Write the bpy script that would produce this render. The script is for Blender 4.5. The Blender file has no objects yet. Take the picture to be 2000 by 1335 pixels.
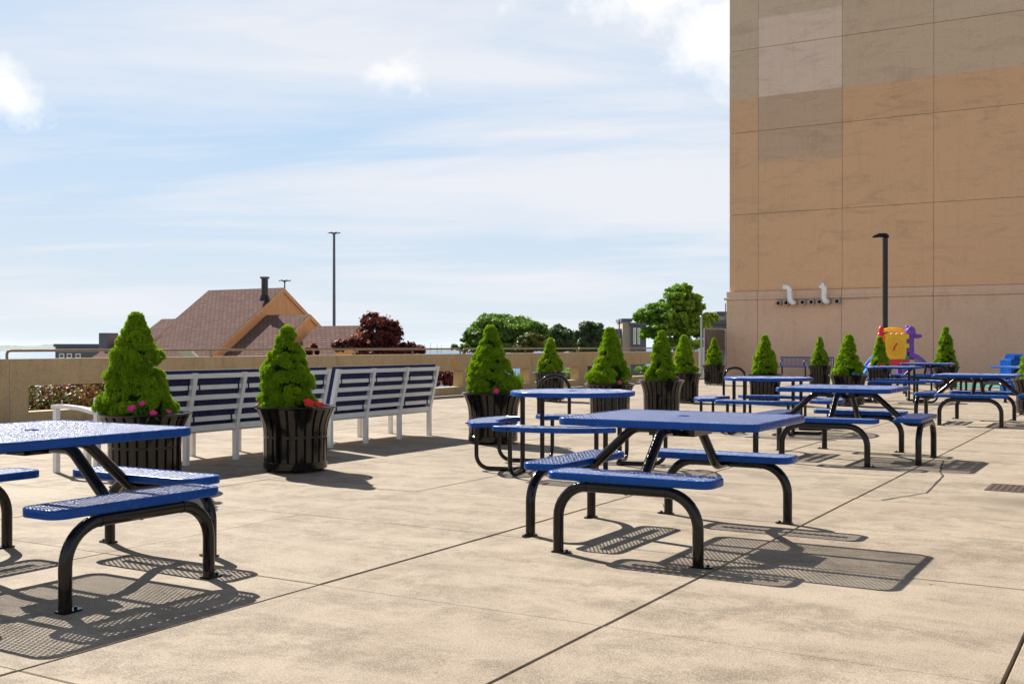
import bpy, math, random
import numpy as np
from mathutils import Vector, Matrix

# ------------------------------------------------------------------ camera, world, sun
sc = bpy.context.scene
F, H, YAW = 2120.0, 1.2, 0.536
cy_, sy_ = math.cos(YAW), math.sin(YAW)
cam_d = bpy.data.cameras.new("camera")
cam_d.sensor_width = 36.0
cam_d.lens = 36.0 * F / 2000.0
cam_d.shift_y = 7.5 / 2000.0
cam_d.clip_start = 0.05
cam_d.clip_end = 60000.0
cam = bpy.data.objects.new("camera", cam_d)
sc.collection.objects.link(cam)
cam.location = (0, 0, H)
cam.rotation_euler = (math.radians(90), 0, YAW)
sc.camera = cam

SUN_EL = math.radians(39.5)
SUN_H = Vector((-0.913, 0.405)).normalized()
world = bpy.data.worlds.new("World")
sc.world = world
world.use_nodes = True
wn = world.node_tree
wn.nodes.clear()


def wnode(t, **kw):
    n = wn.nodes.new(t)
    for k, v in kw.items():
        setattr(n, k, v)
    return n


def wlink(a, b):
    wn.links.new(a, b)


def wmath(op, a, b=None, c=None, clamp=False):
    n = wn.nodes.new("ShaderNodeMath")
    n.operation = op
    n.use_clamp = clamp
    for i, v in enumerate((a, b, c)):
        if v is None:
            continue
        if isinstance(v, (int, float)):
            n.inputs[i].default_value = v
        else:
            wn.links.new(v, n.inputs[i])
    return n.outputs[0]


def wramp(fac, stops):
    n = wn.nodes.new("ShaderNodeValToRGB")
    e = n.color_ramp.elements
    while len(e) > 1:
        e.remove(e[-1])
    for i, (p, v) in enumerate(stops):
        el = e[0] if i == 0 else e.new(p)
        el.position = p
        el.color = (v, v, v, 1) if isinstance(v, (int, float)) else (*v, 1)
    wn.links.new(fac, n.inputs[0])
    return n.outputs[0]


def build_sky():
    out = wnode("ShaderNodeOutputWorld")
    bg = wnode("ShaderNodeBackground")
    sky = wnode("ShaderNodeTexSky", sky_type='NISHITA', sun_disc=False)
    sky.sun_elevation = SUN_EL
    sky.sun_rotation = math.atan2(SUN_H.x, SUN_H.y)
    sky.altitude = 50
    sky.air_density = 1.0
    sky.dust_density = 0.6
    sky.ozone_density = 1.6
    tc = wnode("ShaderNodeTexCoord")
    # turn the direction so that +Y is the middle of the view, then flatten it onto a cloud layer
    rot = wnode("ShaderNodeVectorRotate", rotation_type='Z_AXIS')
    wlink(tc.outputs["Generated"], rot.inputs["Vector"])
    rot.inputs["Angle"].default_value = -YAW
    sep = wnode("ShaderNodeSeparateXYZ")
    wlink(rot.outputs[0], sep.inputs[0])
    zz = wmath('MAXIMUM', sep.outputs[2], 0.0)
    den = wmath('ADD', zz, 0.10)
    u = wmath('DIVIDE', sep.outputs[0], den)
    v = wmath('DIVIDE', sep.outputs[1], den)
    comb = wnode("ShaderNodeCombineXYZ")
    wlink(u, comb.inputs[0])
    wlink(v, comb.inputs[1])

    def noise(scale, loc, rz, sc3, detail=6, rough=0.55, dist=0.0):
        m = wnode("ShaderNodeMapping")
        wlink(comb.outputs[0], m.inputs[0])
        m.inputs["Location"].default_value = loc
        m.inputs["Rotation"].default_value = (0, 0, rz)
        m.inputs["Scale"].default_value = sc3
        n = wnode("ShaderNodeTexNoise")
        wlink(m.outputs[0], n.inputs["Vector"])
        n.inputs["Scale"].default_value = scale
        n.inputs["Detail"].default_value = detail
        n.inputs["Roughness"].default_value = rough
        n.inputs["Distortion"].default_value = dist
        return n.outputs[0]
    streak = noise(0.55, (3.1, 1.7, 0), 0.25, (0.45, 1.0, 1), 7, 0.55, 0.6)
    fine = noise(1.6, (7.0, 2.2, 0), 0.35, (0.30, 1.0, 1), 8, 0.62, 0.9)
    mix = wmath('ADD', wmath('MULTIPLY', streak, 0.68), wmath('MULTIPLY', fine, 0.32))
    cirrus = wramp(mix, [(0.445, 0.0), (0.51, 0.48), (0.59, 0.97)])
    # whitish haze near the horizon, a little left over above
    air = wramp(zz, [(0.0, 0.92), (0.24, 0.88), (0.40, 0.35), (0.60, 0.06), (1.0, 0.0)])
    hz = wramp(zz, [(0.0, 0.95), (0.04, 0.80), (0.10, 0.42), (0.18, 0.12), (0.28, 0.0)])
    hi = wramp(zz, [(0.0, 1.0), (0.25, 0.95), (0.45, 0.62), (1.0, 0.50)])
    cmask = wmath('MULTIPLY', cirrus, hi)
    # three cumulus puffs
    puffn = wnode("ShaderNodeTexNoise")
    wlink(rot.outputs[0], puffn.inputs["Vector"])
    puffn.inputs["Scale"].default_value = 13.0
    puffn.inputs["Detail"].default_value = 8
    puffn.inputs["Roughness"].default_value = 0.62
    total = None
    for px, py, rx, ry in ((1270, -20, 250, 105), (25, 185, 95, 72), (755, 140, 100, 52), (1430, 50, 140, 130)):
        dx = wmath('MULTIPLY', wmath('SUBTRACT', wmath('DIVIDE', sep.outputs[0], sep.outputs[1]), (px - 1000) / F), F / rx)
        dz = wmath('MULTIPLY', wmath('SUBTRACT', wmath('DIVIDE', sep.outputs[2], sep.outputs[1]), (675 - py) / F), F / ry)
        r2 = wmath('ADD', wmath('MULTIPLY', dx, dx), wmath('MULTIPLY', dz, dz))
        m = wmath('SUBTRACT', 1.0, wmath('SQRT', r2))
        m = wmath('ADD', m, wmath('MULTIPLY', wmath('SUBTRACT', puffn.outputs[0], 0.5), 3.6))
        m = wramp(m, [(0.0, 0.0), (0.35, 0.45), (0.8, 1.0)])
        front = wmath('GREATER_THAN', sep.outputs[1], 0.2)
        m = wmath('MULTIPLY', m, front)
        total = m if total is None else wmath('MAXIMUM', total, m)
    total = wmath('MULTIPLY', total, 0.95)
    # sky colour scaled to radiance
    sk = wnode("ShaderNodeMixRGB", blend_type='MULTIPLY')
    sk.inputs[0].default_value = 1.0
    wlink(sky.outputs[0], sk.inputs[1])
    sk.inputs[2].default_value = (1.0, 0.92, 0.84, 1)
    col = sk.outputs[0]
    for fac, c in ((air, (4.9, 6.7, 9.0)), (hz, (7.3, 7.9, 8.35)), (cmask, (8.1, 8.25, 8.75)), (total, (10.2, 10.1, 10.1))):
        mx = wnode("ShaderNodeMixRGB", blend_type='MIX')
        wlink(fac, mx.inputs[0])
        wlink(col, mx.inputs[1])
        mx.inputs[2].default_value = (*c, 1)
        col = mx.outputs[0]
    wlink(col, bg.inputs["Color"])
    bg.inputs["Strength"].default_value = 0.053
    wlink(bg.outputs[0], out.inputs["Surface"])


build_sky()
sun_d = bpy.data.lights.new("sun", 'SUN')
sun_d.energy = 5.0
sun_d.angle = math.radians(0.5)
sun_d.color = (1.0, 0.945, 0.85)
sun = bpy.data.objects.new("sun", sun_d)
sc.collection.objects.link(sun)
ce = math.cos(SUN_EL)
sun.rotation_euler = Vector((-SUN_H.x * ce, -SUN_H.y * ce, -math.sin(SUN_EL))).to_track_quat('-Z', 'Y').to_euler()
sun.location = (-30, 20, 40)

sc.view_settings.view_transform = 'Standard'
sc.view_settings.look = 'None'
sc.view_settings.exposure = 1.0
sc.view_settings.gamma = 1.0
sc.view_settings.use_curve_mapping = False

# ------------------------------------------------------------------ helpers
rnd = random.Random(7)
COL = sc.collection
PI = math.pi


def at(px, Z, z=0.0):
    """the place Z metres ahead of the camera in the direction of picture column px"""
    xc = (px - 1000.0) / F * Z
    return Vector((xc * cy_ - Z * sy_, xc * sy_ + Z * cy_, z))


def hgt(py, Z):
    return H - (py - 675.0) * Z / F


class MB:
    """collects shapes, links them as ONE mesh object"""

    def __init__(s):
        s.v, s.f, s.sm, s.mi = [], [], [], []

    def add(s, vs, fs, smooth=False, mi=0):
        o = len(s.v)
        s.v += [tuple(p) for p in vs]
        s.f += [tuple(i + o for i in q) for q in fs]
        s.sm += [smooth] * len(fs)
        s.mi += [mi] * len(fs)
        return s

    def box(s, x0, y0, z0, x1, y1, z1, mi=0, mat=None, bevel=0.0):
        if bevel > 0:
            b = bevel
            vs = []
            for z, i in ((z0, b), (z0 + b, 0), (z1 - b, 0), (z1, b)):
                vs += [(x0 + i, y0 + i, z), (x1 - i, y0 + i, z), (x1 - i, y1 - i, z), (x0 + i, y1 - i, z)]
            fs = [(3, 2, 1, 0), (12, 13, 14, 15)]
            for k in range(3):
                for j in range(4):
                    a = k * 4 + j
                    c = k * 4 + (j + 1) % 4
                    fs.append((a, c, c + 4, a + 4))
        else:
            vs = [(x0, y0, z0), (x1, y0, z0), (x1, y1, z0), (x0, y1, z0), (x0, y0, z1), (x1, y0, z1), (x1, y1, z1), (x0, y1, z1)]
            fs = [(3, 2, 1, 0), (4, 5, 6, 7), (0, 1, 5, 4), (1, 2, 6, 5), (2, 3, 7, 6), (3, 0, 4, 7)]
        if mat is not None:
            vs = [tuple(mat @ Vector(p)) for p in vs]
        return s.add(vs, fs, False, mi)

    def tube(s, pts, r, n=10, mi=0, closed=False, caps=True, squash=None):
        pts = [Vector(p) for p in pts]
        m = len(pts)
        rs = r if isinstance(r, (list, tuple)) else [r] * m
        tang = []
        for i in range(m):
            a = pts[(i - 1) % m] if (closed or i > 0) else pts[0]
            b = pts[(i + 1) % m] if (closed or i < m - 1) else pts[-1]
            tang.append((b - a).normalized())
        up = Vector((0, 0, 1)) if abs(tang[0].z) < 0.9 else Vector((1, 0, 0))
        nrm = (up - tang[0] * up.dot(tang[0])).normalized()
        vs = []
        for i in range(m):
            t = tang[i]
            nrm = (nrm - t * nrm.dot(t)).normalized()
            bi = t.cross(nrm)
            for k in range(n):
                a = 2 * PI * k / n
                vs.append(pts[i] + (nrm * math.cos(a) + bi * math.sin(a)) * rs[i])
        fs = []
        for i in range(m if closed else m - 1):
            j = (i + 1) % m
            for k in range(n):
                l = (k + 1) % n
                fs.append((i * n + k, i * n + l, j * n + l, j * n + k))
        s.add(vs, fs, True, mi)
        if caps and not closed:
            o = len(s.v) - len(vs)
            s.f += [tuple(o + k for k in range(n))[::-1], tuple(o + (m - 1) * n + k for k in range(n))]
            s.sm += [False, False]
            s.mi += [mi, mi]
        return s

    def lathe(s, prof, n=32, c=(0, 0), mi=0, smooth=True, cap0=False, cap1=False, a0=0.0):
        vs, fs = [], []
        for r, z in prof:
            for k in range(n):
                a = a0 + 2 * PI * k / n
                vs.append((c[0] + r * math.cos(a), c[1] + r * math.sin(a), z))
        for i in range(len(prof) - 1):
            for k in range(n):
                l = (k + 1) % n
                fs.append((i * n + k, i * n + l, (i + 1) * n + l, (i + 1) * n + k))
        s.add(vs, fs, smooth, mi)
        o = len(s.v) - len(vs)
        if cap0:
            s.f.append(tuple(o + k for k in range(n))[::-1]); s.sm.append(False); s.mi.append(mi)
        if cap1:
            s.f.append(tuple(o + (len(prof) - 1) * n + k for k in range(n))); s.sm.append(False); s.mi.append(mi)
        return s

    def prism(s, poly, z0, z1, mi=0, mat=None):
        n = len(poly)
        vs = [(x, y, z0) for x, y in poly] + [(x, y, z1) for x, y in poly]
        fs = [tuple(range(n))[::-1], tuple(range(n, 2 * n))]
        fs += [(i, (i + 1) % n, n + (i + 1) % n, n + i) for i in range(n)]
        if mat is not None:
            vs = [tuple(mat @ Vector(p)) for p in vs]
        return s.add(vs, fs, False, mi)

    def blob(s, c, rx, ry, rz, n=14, m=9, mi=0, mat=None, wob=0.0, seed=0):
        R = random.Random(seed)
        vs, fs = [], []
        for i in range(m + 1):
            th = PI * i / m
            for k in range(n):
                a = 2 * PI * k / n
                w = 1 + wob * (R.random() - 0.5)
                vs.append(Vector((rx * math.sin(th) * math.cos(a) * w, ry * math.sin(th) * math.sin(a) * w, rz * math.cos(th) * w)))
        if mat is not None:
            vs = [mat @ v for v in vs]
        vs = [v + Vector(c) for v in vs]
        for i in range(m):
            for k in range(n):
                l = (k + 1) % n
                fs.append((i * n + k, (i + 1) * n + k, (i + 1) * n + l, i * n + l))
        return s.add(vs, fs, True, mi)

    def mesh(s, name, mats):
        me = bpy.data.meshes.new(name)
        me.from_pydata(s.v, [], s.f)
        for m in (mats if isinstance(mats, (list, tuple)) else [mats]):
            me.materials.append(m)
        me.polygons.foreach_set("use_smooth", s.sm)
        me.polygons.foreach_set("material_index", s.mi)
        me.update()
        try:
            me.set_sharp_from_angle(angle=math.radians(38))
        except Exception:
            pass
        return me

    def build(s, name, mats, parent=None, loc=None):
        return link(name, s.mesh(name, mats), parent, loc)


def link(name, data, parent=None, loc=None, rz=None):
    o = bpy.data.objects.new(name, data)
    COL.objects.link(o)
    if parent is not None:
        o.parent = parent
    if loc is not None:
        o.location = loc
    if rz is not None:
        o.rotation_euler = (0, 0, rz)
    return o


def tag(o, label=None, cat=None, group=None, kind=None):
    if label:
        o["label"] = label
    if cat:
        o["category"] = cat
    if group:
        o["group"] = group
    if kind:
        o["kind"] = kind
    return o


def thing(name, label, cat, loc=(0, 0, 0), rz=0.0, group=None):
    o = bpy.data.objects.new(name, None)
    o.empty_display_size = 0.2
    COL.objects.link(o)
    o.location = loc
    o.rotation_euler = (0, 0, rz)
    return tag(o, label, cat, group)


def children_of(o):
    return [c for c in bpy.data.objects if c.parent == o]


def copy_tree(o, parent=None):
    c = o.copy()
    COL.objects.link(c)
    c.parent = parent
    for ch in children_of(o):
        copy_tree(ch, c)
    return c


def fillet(pts, rads, n=7):
    """polyline with rounded corners"""
    pts = [Vector(p) for p in pts]
    if not isinstance(rads, (list, tuple)):
        rads = [rads] * len(pts)
    out = [pts[0]]
    for i in range(1, len(pts) - 1):
        p, a, b = pts[i], pts[i - 1], pts[i + 1]
        u, v = (a - p).normalized(), (b - p).normalized()
        ang = math.acos(max(-1, min(1, u.dot(v))))
        r = rads[i]
        if r <= 0 or abs(ang - PI) < 1e-3:
            out.append(p)
            continue
        d = r / math.tan(ang / 2)
        d = min(d, (a - p).length * 0.49 if i > 1 else (a - p).length * 0.98, (b - p).length * 0.49 if i < len(pts) - 2 else (b - p).length * 0.98)
        r = d * math.tan(ang / 2)
        c = p + (u + v).normalized() * (r / math.sin(ang / 2))
        s0, s1 = (p + u * d) - c, (p + v * d) - c
        tot = s0.angle(s1)
        for k in range(n + 1):
            t = k / n
            w = (s0 * math.sin((1 - t) * tot) + s1 * math.sin(t * tot)) / math.sin(tot)
            out.append(c + w)
    out.append(pts[-1])
    return out


# ------------------------------------------------------------------ materials
def new_mat(name):
    m = bpy.data.materials.new(name)
    m.use_nodes = True
    nt = m.node_tree
    b = nt.nodes["Principled BSDF"]
    return m, nt, b


def nz(nt, scale, detail=4, rough=0.55, vec=None, dist=0.0, w=None):
    n = nt.nodes.new("ShaderNodeTexNoise")
    n.inputs["Scale"].default_value = scale
    n.inputs["Detail"].default_value = detail
    n.inputs["Roughness"].default_value = rough
    n.inputs["Distortion"].default_value = dist
    if vec is not None:
        nt.links.new(vec, n.inputs["Vector"])
    return n.outputs[0]


def pos(nt, scale=(1, 1, 1), loc=(0, 0, 0), rot=(0, 0, 0), obj=False):
    if obj:
        t = nt.nodes.new("ShaderNodeTexCoord").outputs["Object"]
    else:
        t = nt.nodes.new("ShaderNodeNewGeometry").outputs["Position"]
    m = nt.nodes.new("ShaderNodeMapping")
    m.inputs["Scale"].default_value = scale
    m.inputs["Location"].default_value = loc
    m.inputs["Rotation"].default_value = rot
    nt.links.new(t, m.inputs[0])
    return m.outputs[0]


def ramp(nt, fac, stops, interp='LINEAR'):
    n = nt.nodes.new("ShaderNodeValToRGB")
    n.color_ramp.interpolation = interp
    e = n.color_ramp.elements
    while len(e) > 1:
        e.remove(e[-1])
    for i, (p, v) in enumerate(stops):
        el = e[0] if i == 0 else e.new(p)
        el.position = p
        el.color = (v, v, v, 1) if isinstance(v, (int, float)) else (*v, 1)
    nt.links.new(fac, n.inputs[0])
    return n.outputs[0]


def mixc(nt, fac, a, b, mode='MIX'):
    n = nt.nodes.new("ShaderNodeMixRGB")
    n.blend_type = mode
    for i, v in enumerate((fac, a, b)):
        if isinstance(v, (int, float)):
            n.inputs[i].default_value = v
        elif isinstance(v, tuple):
            n.inputs[i].default_value = (*v, 1)
        else:
            nt.links.new(v, n.inputs[i])
    return n.outputs[0]


def mth(nt, op, a, b=None, clamp=False):
    n = nt.nodes.new("ShaderNodeMath")
    n.operation = op
    n.use_clamp = clamp
    for i, v in enumerate((a, b)):
        if v is None:
            continue
        if isinstance(v, (int, float)):
            n.inputs[i].default_value = v
        else:
            nt.links.new(v, n.inputs[i])
    return n.outputs[0]


def bump(nt, b, height, strength=0.3, dist=0.01):
    n = nt.nodes.new("ShaderNodeBump")
    n.inputs["Strength"].default_value = strength
    n.inputs["Distance"].default_value = dist
    nt.links.new(height, n.inputs["Height"])
    nt.links.new(n.outputs[0], b.inputs["Normal"])


def orand(nt):
    return nt.nodes.new("ShaderNodeObjectInfo").outputs["Random"]


def plain(name, col, rough=0.5, metal=0.0, var=0.12, scale=9.0, bs=0.0, bscale=60, coat=0.0, spec=0.5):
    m, nt, b = new_mat(name)
    p = pos(nt, obj=True)
    f = nz(nt, scale, 5, 0.6, p)
    c = mixc(nt, ramp(nt, f, [(0.3, 0.0), (0.7, 1.0)]), tuple(x * (1 - var) for x in col), tuple(min(1, x * (1 + var)) for x in col))
    nt.links.new(c, b.inputs["Base Color"])
    r = ramp(nt, nz(nt, scale * 3, 3, 0.6, p), [(0.3, max(0.02, rough * 0.8)), (0.7, min(1, rough * 1.2))])
    nt.links.new(r, b.inputs["Roughness"])
    b.inputs["Metallic"].default_value = metal
    b.inputs["Coat Weight"].default_value = coat
    b.inputs["Specular IOR Level"].default_value = spec
    if bs > 0:
        bump(nt, b, nz(nt, bscale, 3, 0.6, p), bs, 0.004)
    return m


def concrete_mat():
    m, nt, b = new_mat("patio_concrete")
    p = pos(nt)
    big = nz(nt, 0.55, 6, 0.62, p, 0.6)
    mid = nz(nt, 3.2, 12, 0.82, p, 0.3)
    strk = nz(nt, 1.0, 7, 0.65, pos(nt, (0.55, 2.2, 1), (3, 1, 0), (0, 0, 0.12)), 0.8)
    spk = nz(nt, 130, 3, 0.8, p)
    spk2 = nz(nt, 30, 5, 0.85, p)
    base = mixc(nt, ramp(nt, big, [(0.32, 0.0), (0.68, 1.0)]), (0.280, 0.220, 0.165), (0.398, 0.326, 0.248))
    base = mixc(nt, mth(nt, 'MULTIPLY', orand(nt), 0.35), base, (0.36, 0.31, 0.24))
    dirt = mth(nt, 'MULTIPLY', ramp(nt, mid, [(0.43, 0.0), (0.56, 1.0)]), ramp(nt, strk, [(0.36, 0.0), (0.56, 1.0)]))
    dirt = mth(nt, 'MULTIPLY', dirt, ramp(nt, spk, [(0.42, 1.0), (0.60, 0.35)]))
    base = mixc(nt, mth(nt, 'MULTIPLY', dirt, 0.88), base, (0.115, 0.085, 0.056))
    vo = nt.nodes.new("ShaderNodeTexVoronoi")
    nt.links.new(p, vo.inputs["Vector"])
    vo.inputs["Scale"].default_value = 1.6
    base = mixc(nt, ramp(nt, vo.outputs["Distance"], [(0.014, 0.85), (0.026, 0.0)]), base, (0.05, 0.04, 0.03))
    spot = ramp(nt, nz(nt, 0.9, 3, 0.5, pos(nt, (1, 1, 1), (9, 4, 0))), [(0.60, 0.0), (0.66, 0.4)])
    base = mixc(nt, mth(nt, 'MULTIPLY', spot, ramp(nt, spk2, [(0.4, 1.0), (0.6, 0.2)])), base, (0.13, 0.09, 0.055))
    base = mixc(nt, ramp(nt, strk, [(0.52, 0.0), (0.75, 0.28)]), base, (0.22, 0.17, 0.12))
    base = mixc(nt, ramp(nt, spk, [(0.40, 0.6), (0.50, 0.0)]), base, (0.14, 0.105, 0.07))
    base = mixc(nt, ramp(nt, spk, [(0.56, 0.0), (0.68, 0.35)]), base, (0.62, 0.54, 0.43))
    base = mixc(nt, ramp(nt, spk2, [(0.34, 0.5), (0.42, 0.0)]), base, (0.13, 0.10, 0.07))
    # damp stain round the drain
    g = nt.nodes.new("ShaderNodeNewGeometry")
    sub = nt.nodes.new("ShaderNodeVectorMath"); sub.operation = 'SUBTRACT'
    nt.links.new(g.outputs["Position"], sub.inputs[0]); sub.inputs[1].default_value = (-0.35, 9.15, 0)
    mul = nt.nodes.new("ShaderNodeVectorMath"); mul.operation = 'MULTIPLY'
    nt.links.new(sub.outputs[0], mul.inputs[0]); mul.inputs[1].default_value = (0.8, 1.9, 0)
    ln = nt.nodes.new("ShaderNodeVectorMath"); ln.operation = 'LENGTH'
    nt.links.new(mul.outputs[0], ln.inputs[0])
    d = mth(nt, 'ADD', ln.outputs["Value"], mth(nt, 'MULTIPLY', mth(nt, 'SUBTRACT', mid, 0.5), 1.6))
    base = mixc(nt, ramp(nt, d, [(0.15, 0.78), (0.9, 0.0)]), base, (0.07, 0.055, 0.03))
    nt.links.new(base, b.inputs["Base Color"])
    b.inputs["Roughness"].default_value = 0.85
    b.inputs["Specular IOR Level"].default_value = 0.3
    h = mth(nt, 'ADD', mth(nt, 'MULTIPLY', spk, 0.6), mth(nt, 'MULTIPLY', spk2, 0.8))
    bump(nt, b, h, 0.3, 0.004)
    return m


def wall_concrete_mat():
    m, nt, b = new_mat("parapet_concrete")
    p = pos(nt)
    big = nz(nt, 1.2, 6, 0.65, p, 0.5)
    v = nz(nt, 2.0, 6, 0.7, pos(nt, (1, 3.0, 0.5)), 0.3)
    sp = nz(nt, 55, 4, 0.75, p)
    c = mixc(nt, ramp(nt, big, [(0.3, 0.0), (0.7, 1.0)]), (0.50, 0.355, 0.185), (0.62, 0.455, 0.255))
    c = mixc(nt, ramp(nt, v, [(0.5, 0.0), (0.75, 0.45)]), c, (0.22, 0.155, 0.09))
    c = mixc(nt, ramp(nt, sp, [(0.38, 0.5), (0.48, 0.0)]), c, (0.16, 0.11, 0.07))
    nt.links.new(c, b.inputs["Base Color"])
    b.inputs["Roughness"].default_value = 0.9
    bump(nt, b, sp, 0.5, 0.008)
    return m


def facade_mat(plinth=False):
    m, nt, b = new_mat("painted_plinth" if plinth else "painted_facade")
    p = pos(nt)
    sep = nt.nodes.new("ShaderNodeSeparateXYZ")
    nt.links.new(nt.nodes.new("ShaderNodeNewGeometry").outputs["Position"], sep.inputs[0])
    x, z = sep.outputs[0], sep.outputs[2]
    big = nz(nt, 0.55, 7, 0.66, p, 0.7)
    strk = nz(nt, 0.9, 8, 0.7, pos(nt, (0.7, 1, 2.4), (0, 0, 4)), 1.0)
    vert = nz(nt, 1.0, 6, 0.65, pos(nt, (4.0, 1, 0.5)), 0.2)
    fine = nz(nt, 14, 5, 0.75, p)
    if plinth:
        c = (0.50, 0.35, 0.255)
        c = mixc(nt, ramp(nt, big, [(0.3, 0.0), (0.7, 1.0)]), (0.74, 0.50, 0.335), (0.82, 0.56, 0.385))
    else:
        def step(v, e, w=0.01):
            mr = nt.nodes.new("ShaderNodeMapRange")
            nt.links.new(v, mr.inputs[0])
            mr.inputs[1].default_value = e - w; mr.inputs[2].default_value = e + w
            return mr.outputs[0]
        jit = mth(nt, 'ADD', z, mth(nt, 'MULTIPLY', mth(nt, 'SUBTRACT', fine, 0.5), 0.03))
        upper = step(jit, 11.05)
        c = mixc(nt, upper, (0.82, 0.50, 0.285), (0.73, 0.55, 0.385))
        inx = mth(nt, 'MULTIPLY', step(x, -13.59), mth(nt, 'SUBTRACT', 1.0, step(x, -10.31)))
        soft = mth(nt, 'ADD', z, mth(nt, 'MULTIPLY', mth(nt, 'SUBTRACT', strk, 0.5), 0.7))
        g1 = mth(nt, 'MULTIPLY', mth(nt, 'MULTIPLY', step(soft, 8.45, 0.22), mth(nt, 'SUBTRACT', 1.0, upper)), inx)
        c = mixc(nt, mth(nt, 'MULTIPLY', g1, 0.95), c, (0.66, 0.45, 0.31))
        g2 = mth(nt, 'MULTIPLY', mth(nt, 'MULTIPLY', upper, mth(nt, 'SUBTRACT', 1.0, step(z, 14.15, 0.03))), inx)
        c = mixc(nt, g2, c, (0.88, 0.66, 0.51))
        c = mixc(nt, mth(nt, 'MULTIPLY', ramp(nt, orand(nt), [(0.0, 0.0), (1.0, 0.22)]), mth(nt, 'SUBTRACT', 1.0, inx)), c, (0.62, 0.35, 0.19))
    dark = tuple((0.19, 0.12, 0.07))
    k = 0.12 if plinth else 0.38
    c = mixc(nt, mth(nt, 'MULTIPLY', ramp(nt, strk, [(0.50, 0.0), (0.70, k)]), ramp(nt, big, [(0.35, 0.2), (0.65, 1.0)])), c, dark)
    c = mixc(nt, ramp(nt, vert, [(0.52, 0.0), (0.78, 0.14)]), c, dark)
    c = mixc(nt, ramp(nt, fine, [(0.35, 0.14), (0.5, 0.0)]), c, dark)
    nt.links.new(c, b.inputs["Base Color"])
    b.inputs["Roughness"].default_value = 0.92
    b.inputs["Specular IOR Level"].default_value = 0.5
    b.inputs["IOR"].default_value = 1.33
    bump(nt, b, nz(nt, 28, 6, 0.8, p), 0.55, 0.02)
    return m


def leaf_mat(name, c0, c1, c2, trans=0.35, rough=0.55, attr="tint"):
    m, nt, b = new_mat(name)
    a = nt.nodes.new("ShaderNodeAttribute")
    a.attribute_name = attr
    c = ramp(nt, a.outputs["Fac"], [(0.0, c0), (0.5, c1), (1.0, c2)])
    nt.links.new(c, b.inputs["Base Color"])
    b.inputs["Roughness"].default_value = rough
    b.inputs["Specular IOR Level"].default_value = 0.35
    tr = nt.nodes.new("ShaderNodeBsdfTranslucent")
    nt.links.new(mixc(nt, 1.0, c, (1.0, 1.0, 0.55), 'MULTIPLY'), tr.inputs[0])
    mx = nt.nodes.new("ShaderNodeMixShader")
    mx.inputs[0].default_value = trans
    nt.links.new(b.outputs[0], mx.inputs[1])
    nt.links.new(tr.outputs[0], mx.inputs[2])
    nt.links.new(mx.outputs[0], nt.nodes["Material Output"].inputs[0])
    return m


def roof_mat():
    m, nt, b = new_mat("roof_shingles")
    tcx = nt.nodes.new("ShaderNodeTexCoord").outputs["Object"]
    sep = nt.nodes.new("ShaderNodeSeparateXYZ")
    nt.links.new(tcx, sep.inputs[0])
    br = nt.nodes.new("ShaderNodeTexBrick")
    mp = nt.nodes.new("ShaderNodeCombineXYZ")
    nt.links.new(sep.outputs[0], mp.inputs[0])
    nt.links.new(sep.outputs[2], mp.inputs[1])
    nt.links.new(mp.outputs[0], br.inputs["Vector"])
    br.inputs["Scale"].default_value = 1.0
    br.inputs["Brick Width"].default_value = 0.42
    br.inputs["Row Height"].default_value = 0.155
    br.inputs["Mortar Size"].default_value = 0.03
    br.inputs["Mortar Smooth"].default_value = 0.5
    br.inputs["Color1"].default_value = (0.170, 0.105, 0.090, 1)
    br.inputs["Color2"].default_value = (0.225, 0.145, 0.125, 1)
    br.inputs["Mortar"].default_value = (0.055, 0.032, 0.028, 1)
    n = nz(nt, 0.7, 6, 0.65, tcx, 0.5)
    c = mixc(nt, ramp(nt, n, [(0.45, 0.0), (0.7, 0.5)]), br.outputs["Color"], (0.12, 0.08, 0.07))
    nt.links.new(c, b.inputs["Base Color"])
    b.inputs["Roughness"].default_value = 1.0
    b.inputs["Specular IOR Level"].default_value = 0.05
    bump(nt, b, br.outputs["Fac"], -0.6, 0.03)
    return m


def wood_mat():
    m, nt, b = new_mat("orange_siding")
    p = pos(nt, obj=True)
    n = nz(nt, 1.5, 6, 0.7, pos(nt, (5, 5, 0.7), obj=True), 0.4)
    c = mixc(nt, ramp(nt, n, [(0.35, 0.0), (0.75, 1.0)]), (0.80, 0.42, 0.19), (0.58, 0.28, 0.12))
    nt.links.new(c, b.inputs["Base Color"])
    b.inputs["Roughness"].default_value = 0.75
    w = nt.nodes.new("ShaderNodeTexWave")
    w.wave_type = 'BANDS'; w.bands_direction = 'Y'
    nt.links.new(p, w.inputs["Vector"])
    w.inputs["Scale"].default_value = 1.4
    bump(nt, b, w.outputs["Fac"], 0.25, 0.03)
    return m


def ground_mat():
    m, nt, b = new_mat("grassy_ground")
    p = pos(nt)
    c = mixc(nt, nz(nt, 0.08, 6, 0.6, p), (0.05, 0.075, 0.025), (0.12, 0.11, 0.06))
    nt.links.new(c, b.inputs["Base Color"])
    b.inputs["Roughness"].default_value = 0.95
    return m


def sea_mat():
    m, nt, b = new_mat("sea_water")
    p = pos(nt)
    c = mixc(nt, nz(nt, 0.004, 4, 0.6, p), (0.04, 0.10, 0.20), (0.06, 0.14, 0.26))
    nt.links.new(c, b.inputs["Base Color"])
    b.inputs["Roughness"].default_value = 0.6
    b.inputs["Specular IOR Level"].default_value = 0.08
    bump(nt, b, nz(nt, 0.6, 4, 0.6, p), 0.6, 0.5)
    return m


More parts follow.
